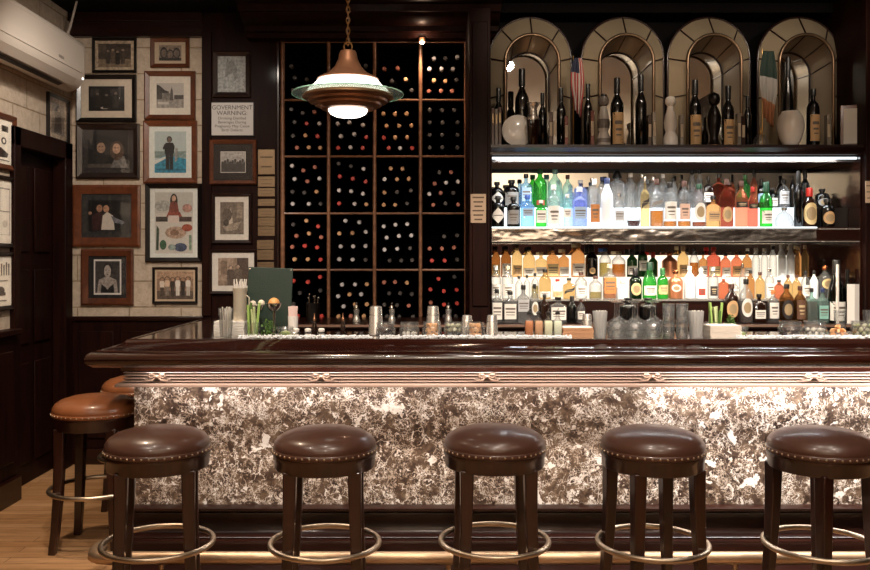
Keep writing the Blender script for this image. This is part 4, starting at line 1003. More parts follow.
# menu board
t = on_bar('menu_board', 'dark green menu board standing upright behind the fruit bowls', 'menu', 268, 5.0, rz=.0)
t.location.z = ZB + .003; t.rotation_euler = (-.06, .035, .04)
hh = Z(268, 5.0) - ZB
MB().box(-.128, .128, 0, .008, 0, hh).build('cover', P('green_leatherette', '14291f', .5, bump=.3, bscale=120), t, bevel=.003)
m = MB()
for x0, z0 in ((.118, hh - .012), (-.118, hh - .012)): m.sphere((x0, -.001, z0), .005, 10, 6)
m.build('corner_stud', NICKEL, t)
# celery and cucumber sticks
GREEN1 = P('celery_green', '8fae5c', .45, bump=.4); GREEN2 = P('cucumber_flesh', 'c3cf98', .45); GREEN3 = P('dark_peel', '4c6a33', .4)
def stick_glass(px, Y, w, top, stick_top, n, label, slabel, sgroup, cols):
    t = on_bar('garnish_glass', label, 'glass', px, Y)
    h = Z(top, Y) - ZB; r = rr(w, Y)
    MB().lathe(glass_profile(r * .85, r, h), 24, caps=False).build('glass_wall', TUMBLER, t)
    protos = {}
    for k in range(n):
        a = 2 * PI * k / n; q = r * .55
        c = cols[k % len(cols)]; L = Z(stick_top, Y) - ZB - .012 - .012 * (k % 3)
        key = (c.name,)
        if key not in protos:
            m = MB().prism([(-.007, -.004), (.007, -.004), (.006, .003), (0, .005), (-.006, .003)], 'z', 0, L)
            o = protos[key] = m.build('celery_stick', c, bevel=.001)
        else:
            o = protos[key].copy(); C.objects.link(o)
        o.location = (X(px, Y) + q * math.cos(a), Y + q * math.sin(a), ZB + .010)
        o.rotation_euler = (-.10 * math.sin(a), .10 * math.cos(a), a); o.scale = (1, 1, 1 - .07 * (k % 3))
        tag(o, slabel, 'celery stick', sgroup)
stick_glass(252, 4.665, 15, 322, 302, 6, 'small glass of celery sticks before the fruit bowls', 'celery stick standing in the small glass by the fruit bowls', 'celery sticks by the fruit bowls', [GREEN1, GREEN2, GREEN1, GREEN3])
stick_glass(714, 4.87, 18, 322, 302, 9, 'glass of celery and cucumber sticks behind the white napkin box', 'green stick standing in the glass behind the white napkin box', 'celery sticks behind the napkin box', [GREEN1, GREEN2, GREEN3])
def mint(px, Y, w, top, label):
    h = Z(top, Y) - ZB; r = rr(w, Y); m = MB(); random.seed(int(px))
    for k in range(150):
        a = random.uniform(0, 2 * PI); e = random.random() ** .5; zz = random.uniform(.0, 1)
        q = r * e * math.sin(PI * (.25 + .65 * zz)) * .95
        p = Vector((q * math.cos(a), q * math.sin(a), .006 + h * zz * .9))
        u = Vector((random.uniform(-1, 1), random.uniform(-1, 1), random.uniform(-.2, .8))).normalized() * .011
        v = u.cross(Vector((random.uniform(-1, 1), random.uniform(-1, 1), 1))).normalized() * .005
        m.add([p, p + u * .5 + v, p + u, p + u * .5 - v], [(0, 1, 2, 3)])
    for k in range(6):
        a = k * 1.05; m.tube([(0, 0, 0), (r * .5 * math.cos(a), r * .5 * math.sin(a), h * .8)], .0015, 5)
    o = m.build('mint_bunch', P('mint_leaf', '4a6e2a', .5), loc=(X(px, Y), Y, ZB), smooth=0, fix=False)
    tag(o, label, 'herbs', kind='stuff')
mint(268, 4.69, 17, 318, 'bushy bunch of green mint before the menu board')
mint(730.5, 4.87, 13, 314, 'bunch of green herbs behind the white napkin box')
# fruit bowls
def fruit_bowl(px, Y, zr, label):
    t = on_bar('footed_bowl', label, 'bowl', px, Y)
    h = zr - ZB; r = .042
    MB().lathe([(.001, h - .045), (.02, h - .043), (.036, h - .025), (r, h), (r - .003, h), (.034, h - .023), (.019, h - .04), (.001, h - .042)], 24, caps=False).build('bowl', STEEL, t)
    MB().lathe([(.028, 0), (.028, .004), (.008, .012), (.006, .05), (.008, h - .046), (.001, h - .0455)], 18, caps=False).build('stem', STEEL, t)
    return t
zr = Z(303, 4.88)
fruit_bowl(274, 4.88, zr, 'footed steel bowl holding an orange before the green menu board')
fruit_bowl(256.8, 4.90, zr - .012, 'footed steel bowl holding two white onions beside the metal straw cup')
def fruit(name, px, Y, z, r, m, label, cat, sz=1.0):
    t = thing(name, label, cat, (X(px, Y), Y, z - r * sz))
    MB().sphere((0, 0, r * sz), r, 20, 12, sz=sz).build('flesh', m, t, smooth=80)
    MB().lathe([(.004, 0), (.003, .004), (.001, .006)], 8, (0, 0, 2 * r * sz - .002)).build('stem', P('fruit_stem', '6a6a3a', .6), t)
fruit('orange', 274, 4.88, zr - .002, .032, P('orange_peel', 'd59a5c', .4, bump=.6, bscale=160), 'pale orange fruit sitting in the footed steel bowl', 'orange')
ON = P('white_onion_skin', 'd8cdbb', .35)
fruit('white_onion', 252.8, 4.892, zr - .006, .0195, ON, 'white onion in the footed bowl, on the straw cup side', 'onion')
fruit('white_onion', 261.4, 4.908, zr - .003, .0195, ON, 'white onion in the footed bowl, on the orange side', 'onion')
# sugar cup, lime dishes
t = on_bar('sugar_cup', 'white cup packed with pale pink sugar sachets beside the menu board', 'cup', 293, 4.97)
hc = Z(316, 4.97) - ZB
MB().lathe([(.001, 0), (.027, 0), (.030, hc), (.028, hc), (.025, .005), (.001, .005)], 20, caps=False).build('cup_body', WHITE, t)
for k in range(6):
    o = MB().box(-.018, .018, -.0012, .0012, 0, hc + .05).build('sugar_sachet', P('pink_sachet', 'd8bcb4', .6), loc=(X(293, 4.97), 4.97 - .015 + k * .006, ZB + .006), rot=(.0, .05 * (k % 3 - 1), 0))
    tag(o, 'pale pink sugar sachet standing in the white cup', 'sugar sachet', 'sachets in the white cup')
def lime_dish(px, Y, w, top, label, ll, grp):
    t = on_bar('garnish_dish', label, 'dish', px, Y); h = Z(top, Y) - ZB; r = rr(w, Y)
    MB().lathe(glass_profile(r * .7, r, h), 24, caps=False).build('glass_wall', TUMBLER, t)
    p = None
    for k in range(4):
        if p is None:
            m = MB().prism([(r * .5 * math.cos(a), r * .5 * math.sin(a)) for a in [PI * i / 8 for i in range(9)]], 'y', -.005, .005)
            p = m.build('lime_wedge', P('lime_flesh', 'a9b878', .4)); o = p
        else: o = p.copy(); C.objects.link(o)
        o.location = (X(px, Y) + r * .25 * (k % 2 - .5), Y + (k - 1.5) * .0125, ZB + .0095); o.rotation_euler = (.1, .15 * (k - 1.5), 0)
        tag(o, ll, 'lime wedge', grp)
lime_dish(285, 4.71, 18, 327, 'low glass dish of lime wedges beside the mint bunch', 'lime wedge in the glass dish beside the mint', 'lime wedges beside the mint')
lime_dish(742, 4.74, 13, 326, 'low glass dish of lime wedges beside the white napkin box', 'lime wedge in the glass dish beside the napkin box', 'lime wedges beside the napkin box')
for k, px in enumerate((296, 308, 321.5)):
    t = on_bar('salt_shaker', ['small glass salt shaker with white lid beside the lime dish', 'small glass salt shaker with white lid, middle of three', 'small glass salt shaker with white lid between the two copper pourers'][k], 'salt shaker', px, 4.74, 'salt shakers on the bar')
    MB().lathe([(.018, 0), (.021, .003), (.020, .022), (.015, .028)], 18).build('glass_body', TUMBLER, t)
    MB().lathe([(.017, .0285), (.018, .033), (.018, .042), (.012, .047), (.001, .048)], 18, caps=False).build('lid', WHITE, t)
    MB().lathe([(.015, .002), (.016, .016)], 14).build('salt', PAPER, t)
for k, px in enumerate((314.5, 343)):
    t = on_bar('pourer_bottle', ['slim bottle with copper pourer spout among the salt shakers', 'slim bottle with copper pourer spout standing alone beyond the salt shakers'][k], 'bottle', px, 4.80, 'copper pourer bottles')
    MB().lathe([(.012, 0), (.0135, .003), (.0135, .055), (.008, .072), (.007, .085)], 16).build('bottle_body', BROWN_GLASS, t)
    MB().lathe([(.0085, .083), (.0085, .096), (.004, .102), (.0028, .125), (.001, .126)], 12, caps=False).build('pourer_spout', COPPER, t)
t = thing('tool_caddy', 'dark caddy of bar tools on the back counter before the wine rack', 'caddy', (X(313, 6.15), 6.15, 1.1305))
MB().lathe([(.001, 0), (.045, 0), (.05, .13), (.047, .13), (.042, .006), (.001, .006)], 24, caps=False).build('caddy_body', BLACK_PAINT, t)
for k in range(5):
    a = k * 1.257; x, y = .026 * math.cos(a), .026 * math.sin(a); tz = .165 + .012 * (k % 3)
    o = MB().tube([(0, 0, 0), (x * .35, y * .35, tz - .012)], .003, 8).build('tool_shaft', STEEL)
    t2 = thing('bar_tool', 'steel bar tool with round end standing in the dark caddy', 'bar tool', (X(313, 6.15) + x, 6.15 + y, 1.1375), 0, 'bar tools in the caddy')
    o.parent = t2
    MB().sphere((x * .36, y * .36, tz - .005), .008, 12, 8).build('tool_end', STEEL, t2)
# inverted metal shakers
tin = None
for px, w, top, Y, lb in ((376, 15, 306, 4.84, 'tall upturned metal shaker behind the jar of dark cherries'), (433, 14, 306, 4.84, 'tall upturned metal shaker behind the jar of peach slices'),
                         (467, 12, 315, 4.84, 'short upturned metal shaker behind the jar of orange slices'), (492, 12.5, 315, 4.80, 'short upturned metal shaker at the end of the jars'),
                         (587, 11, 314, 4.90, 'metal shaker half hidden behind the brown napkins')):
    t = on_bar('metal_shaker', lb, 'shaker', px, Y, 'upturned metal shakers on the bar'); h = Z(top, Y) - ZB; r = rr(w, Y)
    MB().lathe([(r * 1.02, 0), (r * 1.06, .004), (r, .01), (r * .80, h * .94), (r * .74, h * .985), (r * .55, h), (.001, h)], 24, caps=False).build('shaker_body', NICKEL, t, smooth=50)
    MB().lathe([(r * .87, h * .70), (r * .885, h * .71), (r * .865, h * .72)], 24, caps=False).build('band', STEEL, t)
# garnish jars
PEACH = P('peach_slice', 'd9a878', .4); CHERRY = P('dark_cherry', '2a0d0c', .25); OLIVE = P('pale_olive', 'a8a68c', .4); DOLIVE = P('black_olive', '2b2826', .3); ORS = P('orange_slice', 'd59a66', .4)
def jar(px, w, top, Y, label, content, fill, clabel, ccat):
    t = on_bar('garnish_jar', label, 'jar', px, Y, 'garnish jars on the bar'); h = Z(top, Y) - ZB; r = rr(w, Y)
    MB().lathe([(.001, 0), (r * .94, 0), (r, .006), (r, h * .58), (r * .93, h * .68), (r * .84, h * .72), (r * .84, h * .78), (r * .92, h * .80), (r * .92, h * .97), (r * .9, h), (r * .82, h), (r * .80, h * .76),
                (r * .9, h * .62), (r * .93, .012), (r * .86, .007), (.001, .007)], 30, caps=False).build('jar_glass', TUMBLER, t, smooth=50)
    if content:
        random.seed(int(px)); k = 0
        rad, n = (.0115, 7) if ccat != 'slices' else (.02, 6)
        mats = content
        for lay in range(fill):
            for i in range(n):
                a = 2 * PI * i / n + lay * .4; q = r * .86 - rad * 1.15
                nm = {'cherries': 'cocktail_cherry', 'olives': 'olive', 'slices': 'citrus_slice', 'onions': 'cocktail_onion'}[ccat]
                if ccat == 'slices':
                    rad2 = min(.02, r * .36)
                    o = MB().prism([(rad2 * math.cos(u), rad2 * math.sin(u)) for u in [PI * v / 7 for v in range(8)]], 'y', -.0045, .0045).build(nm, mats[(i + lay) % len(mats)], bevel=.001)
                    q = r * .5
                    o.rotation_euler = (random.uniform(-.2, .2), random.uniform(-.5, .5), a + PI / 2 * 1)
                    zz = ZB + .0085 + lay * .024
                    if lay: zz += .002
                else:
                    o = MB().sphere((0, 0, 0), rad, 12, 8).build(nm, mats[(i * 3 + lay) % len(mats)]); zz = ZB + .0085 + rad + lay * rad * 1.9
                o.location = (X(px, Y) + q * math.cos(a), Y + q * math.sin(a), zz)
                tag(o, clabel, ccat[:-1] if ccat != 'cherries' else 'cherry', clabel)
    return t
YJ = 4.695
jar(385.5, 20, 322, YJ, 'squat clear jar of dark cherries, first of the jars', [CHERRY], 2, 'dark cherry in the first squat jar', 'cherries')
jar(409.3, 20, 322, YJ, 'squat clear jar of pale onions between cherries and peach slices', [P('cocktail_onion', 'b9b2a6', .35)], 1, 'pale onion in the second squat jar', 'onions')
jar(432, 19.5, 321.5, YJ, 'squat clear jar of peach slices in the middle of the jars', [PEACH, ORS], 3, 'peach coloured slice in the middle squat jar', 'slices')
jar(453.5, 19.5, 322, YJ, 'squat clear jar of black and pale olives', [DOLIVE, OLIVE, OLIVE], 3, 'olive in the squat jar beside the peach slices', 'olives')
jar(475.3, 19.5, 322, YJ, 'squat clear jar of orange slices, last of the row of jars by the metal shakers', [ORS, PEACH], 3, 'orange slice in the last jar by the metal shakers', 'slices')
YK = 4.69
jar(790, 23, 321, YK, 'wide clear jar of dark cherries near the champagne bottle', [CHERRY], 2, 'dark cherry in the wide jar near champagne', 'cherries')
jar(814.8, 23, 321, YK, 'wide clear jar of pale onions beside the wide cherry jar', [P('cocktail_onion', 'b9b2a6', .35)], 2, 'pale onion in the wide jar beside cherries', 'onions')
jar(862.5, 23, 321, YK, 'wide clear jar of pale olives at the far end of the bar', [OLIVE, P('green_olive', '8b8d66', .4)], 3, 'pale olive in the wide jar at the bar end', 'olives')
t = on_bar('citrus_dish', 'low glass dish heaped with orange segments between two wide jars', 'dish', 838.8, YK)
MB().lathe(glass_profile(.045, .058, .035), 26, caps=False).build('glass_wall', TUMBLER, t)
random.seed(5)
for k in range(13):
    a = k * 2.4; lay = 0 if k < 6 else (1 if k < 11 else 2); q = (.031, .026, .011)[lay]
    o = MB().prism([(.019 * math.cos(u), .019 * math.sin(u)) for u in [PI * v / 7 for v in range(8)]], 'y', -.006, .006).build('orange_segment', [ORS, PEACH][k % 2], bevel=.001)
    o.location = (X(838.8, YK) + q * math.cos(a), YK + q * math.sin(a), ZB + .010 + lay * .021); o.rotation_euler = (random.uniform(-.3, .3), random.uniform(-.4, .4), a)
    tag(o, 'orange segment heaped in the low glass dish', 'orange segment', 'orange segments in the dish')
# syrup bottles
for k, (px, lc, nm) in enumerate([(529, 'c47a4c', 'reddish amber'), (538.6, 'cf9c74', 'light amber'), (548.2, 'e4e2c0', 'pale yellow'), (557.6, 'e2e6cf', 'cloudy pale green')]):
    Y = 4.675; t = on_bar('syrup_bottle', 'square glass bottle of %s syrup with black pourer' % nm, 'bottle', px, Y, 'syrup bottles on the bar'); h = Z(311, Y) - ZB; r = .0235
    prof = [(.92, 0), (1, .02), (1, .58), (.9, .64), (.5, .72), (.42, .76), (.42, .88), (.5, .885), (.5, .91)]
    MB().loft([superring(0, 0, b * h, a * r, 1, 5 if b < .66 else 2) for a, b in prof]).build('bottle_glass', CLEAR, t, smooth=50)
    MB().loft([superring(0, 0, b * h + .003, a * r * .92, 1, 5) for a, b in [(.9, 0), (1, .02), (1, .57), (.9, .62)]]).build('syrup', P('syrup_' + lc, lc, .25, coat=.3), t, smooth=50)
    MB().lathe([(.013, h * .89), (.0135, h * .94), (.008, h * .97), (.006, h), (.001, h)], 14, caps=False).build('cap', P('cap_black', '171514', .35), t)
    MB().tube([(0, 0, h * .99), (.001, 0, h * 1.04), (.006, 0, h * 1.1)], .0022, 8).build('spout', STEEL, t)
napkin_stack(560.5, 592, 4.70, 327, 'stack of brown paper napkins with a white sheet on top beside the syrup bottles', KRAFT, 8, .12)
t = on_bar('straw_glass', 'tall frosted ribbed glass of white straws beside the brown napkins', 'glass', 600, 4.69)
h = Z(311, 4.69) - ZB; FROST = thin_glass('frosted_tumbler', (.80, .80, .79), .5, .25, haze=.4)
MB().lathe(glass_profile(.030, .040, h), 32, wob=ribs, caps=False).build('glass_wall', FROST, t)
straws(600, 4.69, ZB + .009, ZB + h + .004, .028, 16, 'white straw packed in the tall glass beside brown napkins', 'straws beside the brown napkins')
t = on_bar('straw_glass', 'tall frosted ribbed glass of white straws beside the white napkin box', 'glass', 696, 4.69)
MB().lathe(glass_profile(.032, .042, h), 32, wob=ribs, caps=False).build('glass_wall', FROST, t)
straws(696, 4.69, ZB + .009, ZB + h + .004, .030, 16, 'white straw packed in the tall glass beside white napkins', 'straws beside the white napkins')
napkin_stack(706, 738, 4.70, 325, 'tall neat stack of white napkins before the celery glass', P('ivory_paper', 'd8cdbf', .8), 10, .13)
# upturned wine glasses
wg = None
rowsN = ['front', 'middle', 'rear']
for j, Y in enumerate((4.67, 4.775, 4.88)):
    for i, px in enumerate((617, 635, 653)):
        p = px + (0, -2.2, 2.4)[j]
        lb = 'upturned stem glass, %s row, %s' % (rowsN[j], ['on the straw glass side', 'in the middle of the row', 'on the stacked tumbler side'][i])
        if wg is None:
            wg = on_bar('stem_glass', lb, 'wine glass', p, Y, 'upturned stem glasses'); o = wg
            hg = Z(302, 4.67) - ZB
            MB().lathe([(.0385, 0), (.039, .001), (.0465, .040), (.0455, .062), (.037, .080), (.018, .091), (.009, .100), (.0085, .1005), (.016, .089), (.035, .078), (.0435, .061), (.0445, .040), (.0375, .001)], 26, caps=False).build('bowl', TUMBLER, wg, smooth=60)
            MB().lathe([(.009, .1005), (.0045, .112), (.004, hg - .012), (.008, hg - .004)], 12).build('stem', TUMBLER, wg, smooth=60)
            MB().lathe([(.008, hg - .0035), (.034, hg - .001), (.034, hg), (.001, hg + .001)], 24, caps=False).build('foot', TUMBLER, wg, smooth=60)
        else:
            o = copy_tree(wg); o.location = (X(p, Y), Y, ZB); o['label'] = lb
# stacked tumblers
tb = None
for j, Y in enumerate((4.69, 4.79)):
    for i, px in enumerate((668.5, 682)):
        for k in range(2):
            lb = 'straight glass tumbler, %s of a stack of two, %s, %s' % (['bottom', 'top'][k], ['front row', 'rear row'][j], ['beside stem glasses', 'beside straw glass'][i])
            if tb is None:
                tb = on_bar('tumbler', lb, 'tumbler', px, Y, 'stacked tumblers'); o = tb; ht = (Z(304, 4.69) - ZB) / 2 - .001
                MB().lathe([(.028, 0), (.030, .002), (.033, ht), (.0305, ht), (.027, .012), (.001, .011)], 24, caps=False).build('glass_wall', TUMBLER, tb, smooth=50)
                MB().lathe([(.001, 0), (.0275, 0), (.0275, .0105), (.001, .0105)], 24, caps=False).build('thick_base', TUMBLER, tb, smooth=50)
            else:
                o = copy_tree(tb); o.location = (X(px, Y), Y, ZB + k * (ht + .001)); o['label'] = lb
for px, Y, lb in ((840, 4.86, 'single straight tumbler behind the heaped orange dish'), (869.5, 4.84, 'single straight tumbler behind the olive jar at the bar end')):
    o = copy_tree(tb); o.location = (X(px, Y), Y, ZB); o['label'] = lb; o['group'] = 'single tumblers on the bar'; o.scale = (1, 1, 1.55)
# crushed ice along the bar edge
for (a, b, lb) in ((238, 372, 'strip of white crushed ice along the bar edge before the salt shakers'), (380, 572, 'strip of white crushed ice along the bar edge before the jars'), (737, 872, 'strip of white crushed ice along the bar edge before the wide jars')):
    m = MB(); random.seed(a); x0, x1 = X(a, 4.61), X(b, 4.61)
    n = int((x1 - x0) * 1100)
    for k in range(n):
        c = Vector((random.uniform(x0, x1), random.uniform(4.592, 4.634), ZB + .0035 + random.random() ** 1.3 * .016)); s_ = random.uniform(.0035, .0065)
        M3 = Matrix.Rotation(random.uniform(0, 6), 3, Vector((random.random(), random.random(), random.random())).normalized())
        if c.z - s_ < ZB: c.z = ZB + s_
        vs = [c + M3 @ Vector(p) * s_ for p in ((1, 0, 0), (-1, 0, 0), (0, 1, 0), (0, -1, 0), (0, 0, 1), (0, 0, -1))]
        m.add(vs, [(0, 2, 4), (2, 1, 4), (1, 3, 4), (3, 0, 4), (2, 0, 5), (1, 2, 5), (3, 1, 5), (0, 3, 5)])
    o = m.build('crushed_ice', ICE, smooth=0, fix=False); tag(o, lb, 'ice', kind='stuff')
# ------------------------------------------------------------------ framed pictures
def photo(shapes, w, h, parent, name='photo_print', bg='2b2724'):
    m = MB(); cols = []
    def ci(c):
        if c not in cols: cols.append(c)
        return cols.index(c)
    m.box(-w, w, -.001, 0, -h, h, ci(bg)); lay = 1
    for s in shapes:
        y = -.001 - .00025 * lay; lay += 1
        if s[0] == 'e':
            _, cx, cz, rx, rz, c = s; pts = [(cx + rx * math.cos(2 * PI * k / 18), cz + rz * math.sin(2 * PI * k / 18)) for k in range(18)]
        elif s[0] == 'r': pts = [(s[1], s[2]), (s[3], s[2]), (s[3], s[4]), (s[1], s[4])]; c = s[5]
        else: pts, c = s[1], s[2]
        pts = [(max(-1, min(1, p[0] * 2 - 1)) * w, y, max(-1, min(1, p[1] * 2 - 1)) * h) for p in pts]
        m.add(pts, [tuple(range(len(pts)))], ci(c))
    return m.build(name, [flat(c, .45) for c in cols], parent, smooth=0, fix=False)
def person(cx, top, hh, w, skin, hair, cloth, legs=None):
    hr = hh * .085
    out = []
    if legs: out += [('p', [(cx - w * .35, top - hh), (cx - w * .02, top - hh), (cx, top - hh * .5), (cx + w * .02, top - hh), (cx + w * .35, top - hh), (cx + w * .36, top - hh * .45), (cx - w * .36, top - hh * .45)], legs)]
    out += [('p', [(cx - w * .42, top - hh * (.52 if legs else 1)), (cx + w * .42, top - hh * (.52 if legs else 1)), (cx + w * .5, top - hh * .30), (cx + w * .34, top - hh * .19), (cx - w * .34, top - hh * .19), (cx - w * .5, top - hh * .30)], cloth),
            ('e', cx, top - hh * .09, hr * 1.25, hr * 1.15, hair), ('e', cx, top - hh * .105, hr * .9, hr * 1.0, skin)]
    return out
def picture(rect, Y, label, fm, fpx, matc, inner, shapes, bg='2b2724', plane='back', group=None, name='framed_picture', cat='picture'):
    if plane == 'back':
        x0, x1, z0, z1 = X(rect[0], Y), X(rect[2], Y), Z(rect[3], Y), Z(rect[1], Y)
        t = thing(name, label, cat, ((x0 + x1) / 2, Y, (z0 + z1) / 2), 0, group); sc = Y / F
        w, h = (x1 - x0) / 2, (z1 - z0) / 2
    else:      # on the west wall: rect = (y0, z0, y1, z1)
        y0, z0, y1, z1 = rect
        t = thing(name, label, cat, (XL, (y0 + y1) / 2, (z0 + z1) / 2), PI / 2, group); w, h = (y1 - y0) / 2, (z1 - z0) / 2; sc = .0072
    f = fpx * sc
    m = MB()
    # mitred frame, moulded section
    sec = [(0, 0), (0, -.022), (f * .25, -.028), (f * .75, -.020), (f, -.016), (f, 0)]
    rings = []
    for sx, sz in ((-1, -1), (1, -1), (1, 1), (-1, 1)):
        rings.append([(sx * (w - d), y, sz * (h - d)) for d, y in sec])
    m.loft(rings, loop=True).build('frame', fm, t, smooth=25)
    MB().box(-w + f * .6, w - f * .6, -.008, -.001, -h + f * .6, h - f * .6).build('mat_board', flat(matc, .75), t)
    iw, ih, cx, cz = inner if len(inner) == 4 else (inner[0], inner[1], 0, 0)
    e = photo(shapes, (w - f) * iw, (h - f) * ih, t, bg=bg); e.location = (cx * w, -.0085, cz * h)
    MB().box(-w + f * .9, w - f * .9, -.0165, -.0155, -h + f * .9, h - f * .9).build('glass_pane', PANE, t)
    return t
Yw = YB - .001
G = 'framed pictures on the picture wall'
group4 = person(.3, .75, .6, .16, '8a7a68', '1c1815', '3a332c') + person(.45, .8, .65, .16, '8a7a68', '1c1815', '57493c') + person(.6, .72, .6, .16, '8a7a68', '1c1815', '221d19') + person(.76, .8, .66, .16, '8a7a68', '1c1815', '453a30')
picture((93, 38.5, 137, 73), Yw, 'small black framed sepia group photo, topmost beside the air conditioner', BLACK_PAINT, 2.6, 'b8a48b', (.84, .80), [('r', 0, 0, 1, .35, '7c6a55'), ('r', .0, .6, .25, .95, '52463a')] + group4, '3d332b', group=G)
picture((77, 75, 137, 122.5), Yw, 'black framed dark group photo in a wide white mat under the air conditioner end', BLACK_PAINT, 4.5, 'c9bba8', (.70, .64), [('r', .05, .55, .3, .9, '3a3633'), ('r', .6, .6, .9, .9, '403b38'), ('e', .45, .12, .12, .05, 'a49b90')] + person(.25, .75, .6, .2, '6e655c', '151312', '26221f') + person(.5, .7, .6, .22, '6e655c', '151312', '1c1917') + person(.76, .78, .66, .2, '6e655c', '151312', '33302c'), '191716', group=G)
picture((77, 124, 140, 179), Yw, 'dark brown framed photo of a smiling couple on black mat', W_FRAME_DK, 6, '2a2422', (.80, .76), [('r', 0, 0, 1, .12, '4a433d'), ('e', .33, .42, .22, .3, '1f1b1a'), ('e', .33, .66, .13, .19, '191412'), ('e', .33, .61, .105, .16, '9a7a62'), ('e', .29, .65, .015, .015, '2a1f1a'), ('e', .37, .65, .015, .015, '2a1f1a'), ('r', .29, .53, .37, .55, '4a2f26'), ('p', [(.55, .0), (.98, .0), (.9, .35), (.72, .4)], '6e6a66'), ('e', .72, .52, .17, .30, '4d392c'), ('e', .71, .58, .095, .16, 'b8937a'), ('e', .675, .61, .014, .014, '2a1f1a'), ('e', .745, .61, .014, .014, '2a1f1a'), ('r', .68, .50, .74, .52, '7a4a3c')], '0f0d0d', group=G)
picture((73, 185, 141, 246.5), Yw, 'large orange brown framed photo of two men hugging, one in grey jacket', W_FRAME_OR, 9, '2a2826', (.74, .72), [('e', .3, .77, .10, .12, '1a1412'), ('e', .31, .73, .08, .12, 'a07860'), ('r', .33, .74, .36, .755, '2a1f1a'), ('p', [(.12, .05), (.42, .05), (.42, .55), (.3, .62), (.1, .5)], '3a1f1e'), ('e', .54, .77, .11, .12, '1a1412'), ('e', .49, .72, .08, .115, 'ac8468'), ('r', .44, .735, .47, .75, '2a1f1a'), ('p', [(.36, .05), (.72, .05), (.68, .5), (.52, .62), (.4, .5)], 'c2b8ac'), ('p', [(.62, .5), (.72, .45), (.98, .3), (.94, .22), (.7, .28)], '6d7078'), ('e', .06, .58, .05, .05, 'a07860')], '12100f', group=G)
picture((82, 249, 134, 305), Yw, 'brown framed portrait photo of a woman in black top', W_FRAME_BR, 7, '16110f', (.72, .84), [('r', 0, 0, 1, 1, 'd8d2ca'), ('r', .05, .05, .95, .95, '3c3836'), ('p', [(.12, .05), (.88, .05), (.82, .42), (.6, .5), (.4, .5), (.18, .42)], '9d938a'), ('p', [(.25, .05), (.75, .05), (.72, .3), (.58, .22), (.5, .14), (.42, .22), (.28, .3)], '1a1817'), ('e', .5, .72, .17, .2, '24201e'), ('e', .5, .66, .13, .18, 'a89e95'), ('e', .45, .69, .02, .012, '2a2624'), ('e', .56, .69, .02, .012, '2a2624'), ('e', .5, .57, .04, .012, '5a403c')], '3c3836', group=G)
picture((151, 38.5, 190, 68), Yw, 'small red brown framed photo of three heads, topmost by the dark panelling', W_FRAME_BR, 4, 'c0ac94', (.72, .72), [('e', .22, .5, .17, .38, '241f1d'), ('e', .5, .38, .16, .36, '2b2523'), ('e', .79, .48, .17, .36, '241f1d'), ('e', .22, .48, .12, .26, '6e5f54'), ('e', .5, .38, .12, .26, '76665a'), ('e', .79, .46, .12, .26, '6e5f54'), ('r', 0, 0, 1, .18, '1c1816')], '8c7c6c', group=G)
picture((145, 71.5, 196, 120), Yw, 'brown framed grey photo of a seaside square in a wide white mat', W_FRAME_BR, 5, 'd9d1c4', (.66, .64), [('r', 0, 0, 1, .35, '9a948c'), ('p', [(0, .35), (0, .95), (.12, .9), (.3, .72), (.46, .66), (.4, .35)], '3a3734'), ('r', .2, .3, .5, .6, '77716a'), ('p', [(.48, .3), (.62, .3), (.6, .7), (.56, .85), (.52, .7)], '55504b'), ('r', .65, .35, 1, .52, '45413d'), ('r', .05, .14, .45, .24, 'c0bab0')], 'b4aea6', group=G)
picture((144, 121, 197.5, 183.5), Yw, 'orange brown framed photo of a man in black on a blue boat', W_FRAME_OR, 5.5, 'dfe3dc', (.74, .80), [('r', 0, .42, 1, 1, 'b5c2bf'), ('r', 0, .36, 1, .52, '7f938f'), ('p', [(0, .3), (.35, .42), (1, .34), (1, 0), (0, 0)], '2f8fae'), ('p', [(0, .3), (.35, .40), (.35, .34), (0, .2)], 'd5d8d2'), ('r', .05, .05, .95, .1, '256f8a')] + person(.47, .88, .8, .34, '6a5a50', '1a1818', '1d1d1f', '242628') + [('p', [(.28, .55), (.36, .62), (.32, .70), (.26, .6)], '1d1d1f'), ('p', [(.64, .25), (.72, .3), (.74, .58), (.66, .6)], '9a9a94')], 'b5c2bf', group=G)
picture((146, 183.8, 202.5, 262), Yw, 'large black framed collage poster of a dark haired woman above coloured scenes', BLACK_PAINT, 4.5, 'dcdfd8', (.80, .88), [('r', 0, .66, 1, 1, 'bcbab2'), ('e', .2, .78, .22, .09, 'a9aaa4'), ('e', .85, .74, .13, .07, 'b98d80'), ('e', .5, .86, .10, .12, '1f1a19'), ('e', .5, .90, .055, .05, 'c59f88'), ('p', [(.36, .66), (.64, .66), (.60, .82), (.5, .86), (.4, .82)], '7a3a30'), ('p', [(.3, .60), (.72, .60), (.66, .68), (.36, .68)], '8a4434'), ('r', .03, .52, .34, .60, '322d2b'), ('r', .64, .52, .97, .60, '4a3a36'), ('r', .36, .50, .63, .62, 'd5c5bc'),
        ('e', .55, .34, .28, .10, 'b59a86'), ('e', .52, .34, .12, .05, '8a6a58'), ('e', .85, .42, .14, .06, '9c4a36'), ('p', [(.03, .05), (.1, .05), (.12, .4), (.05, .46)], '2e4a3c'), ('e', .22, .14, .09, .08, '2f5a40'), ('e', .68, .10, .17, .07, '3a4a66'), ('e', .45, .1, .10, .05, '8a9a94'), ('r', .9, .05, .97, .3, '7a927c')], 'c9c4bb', group=G)
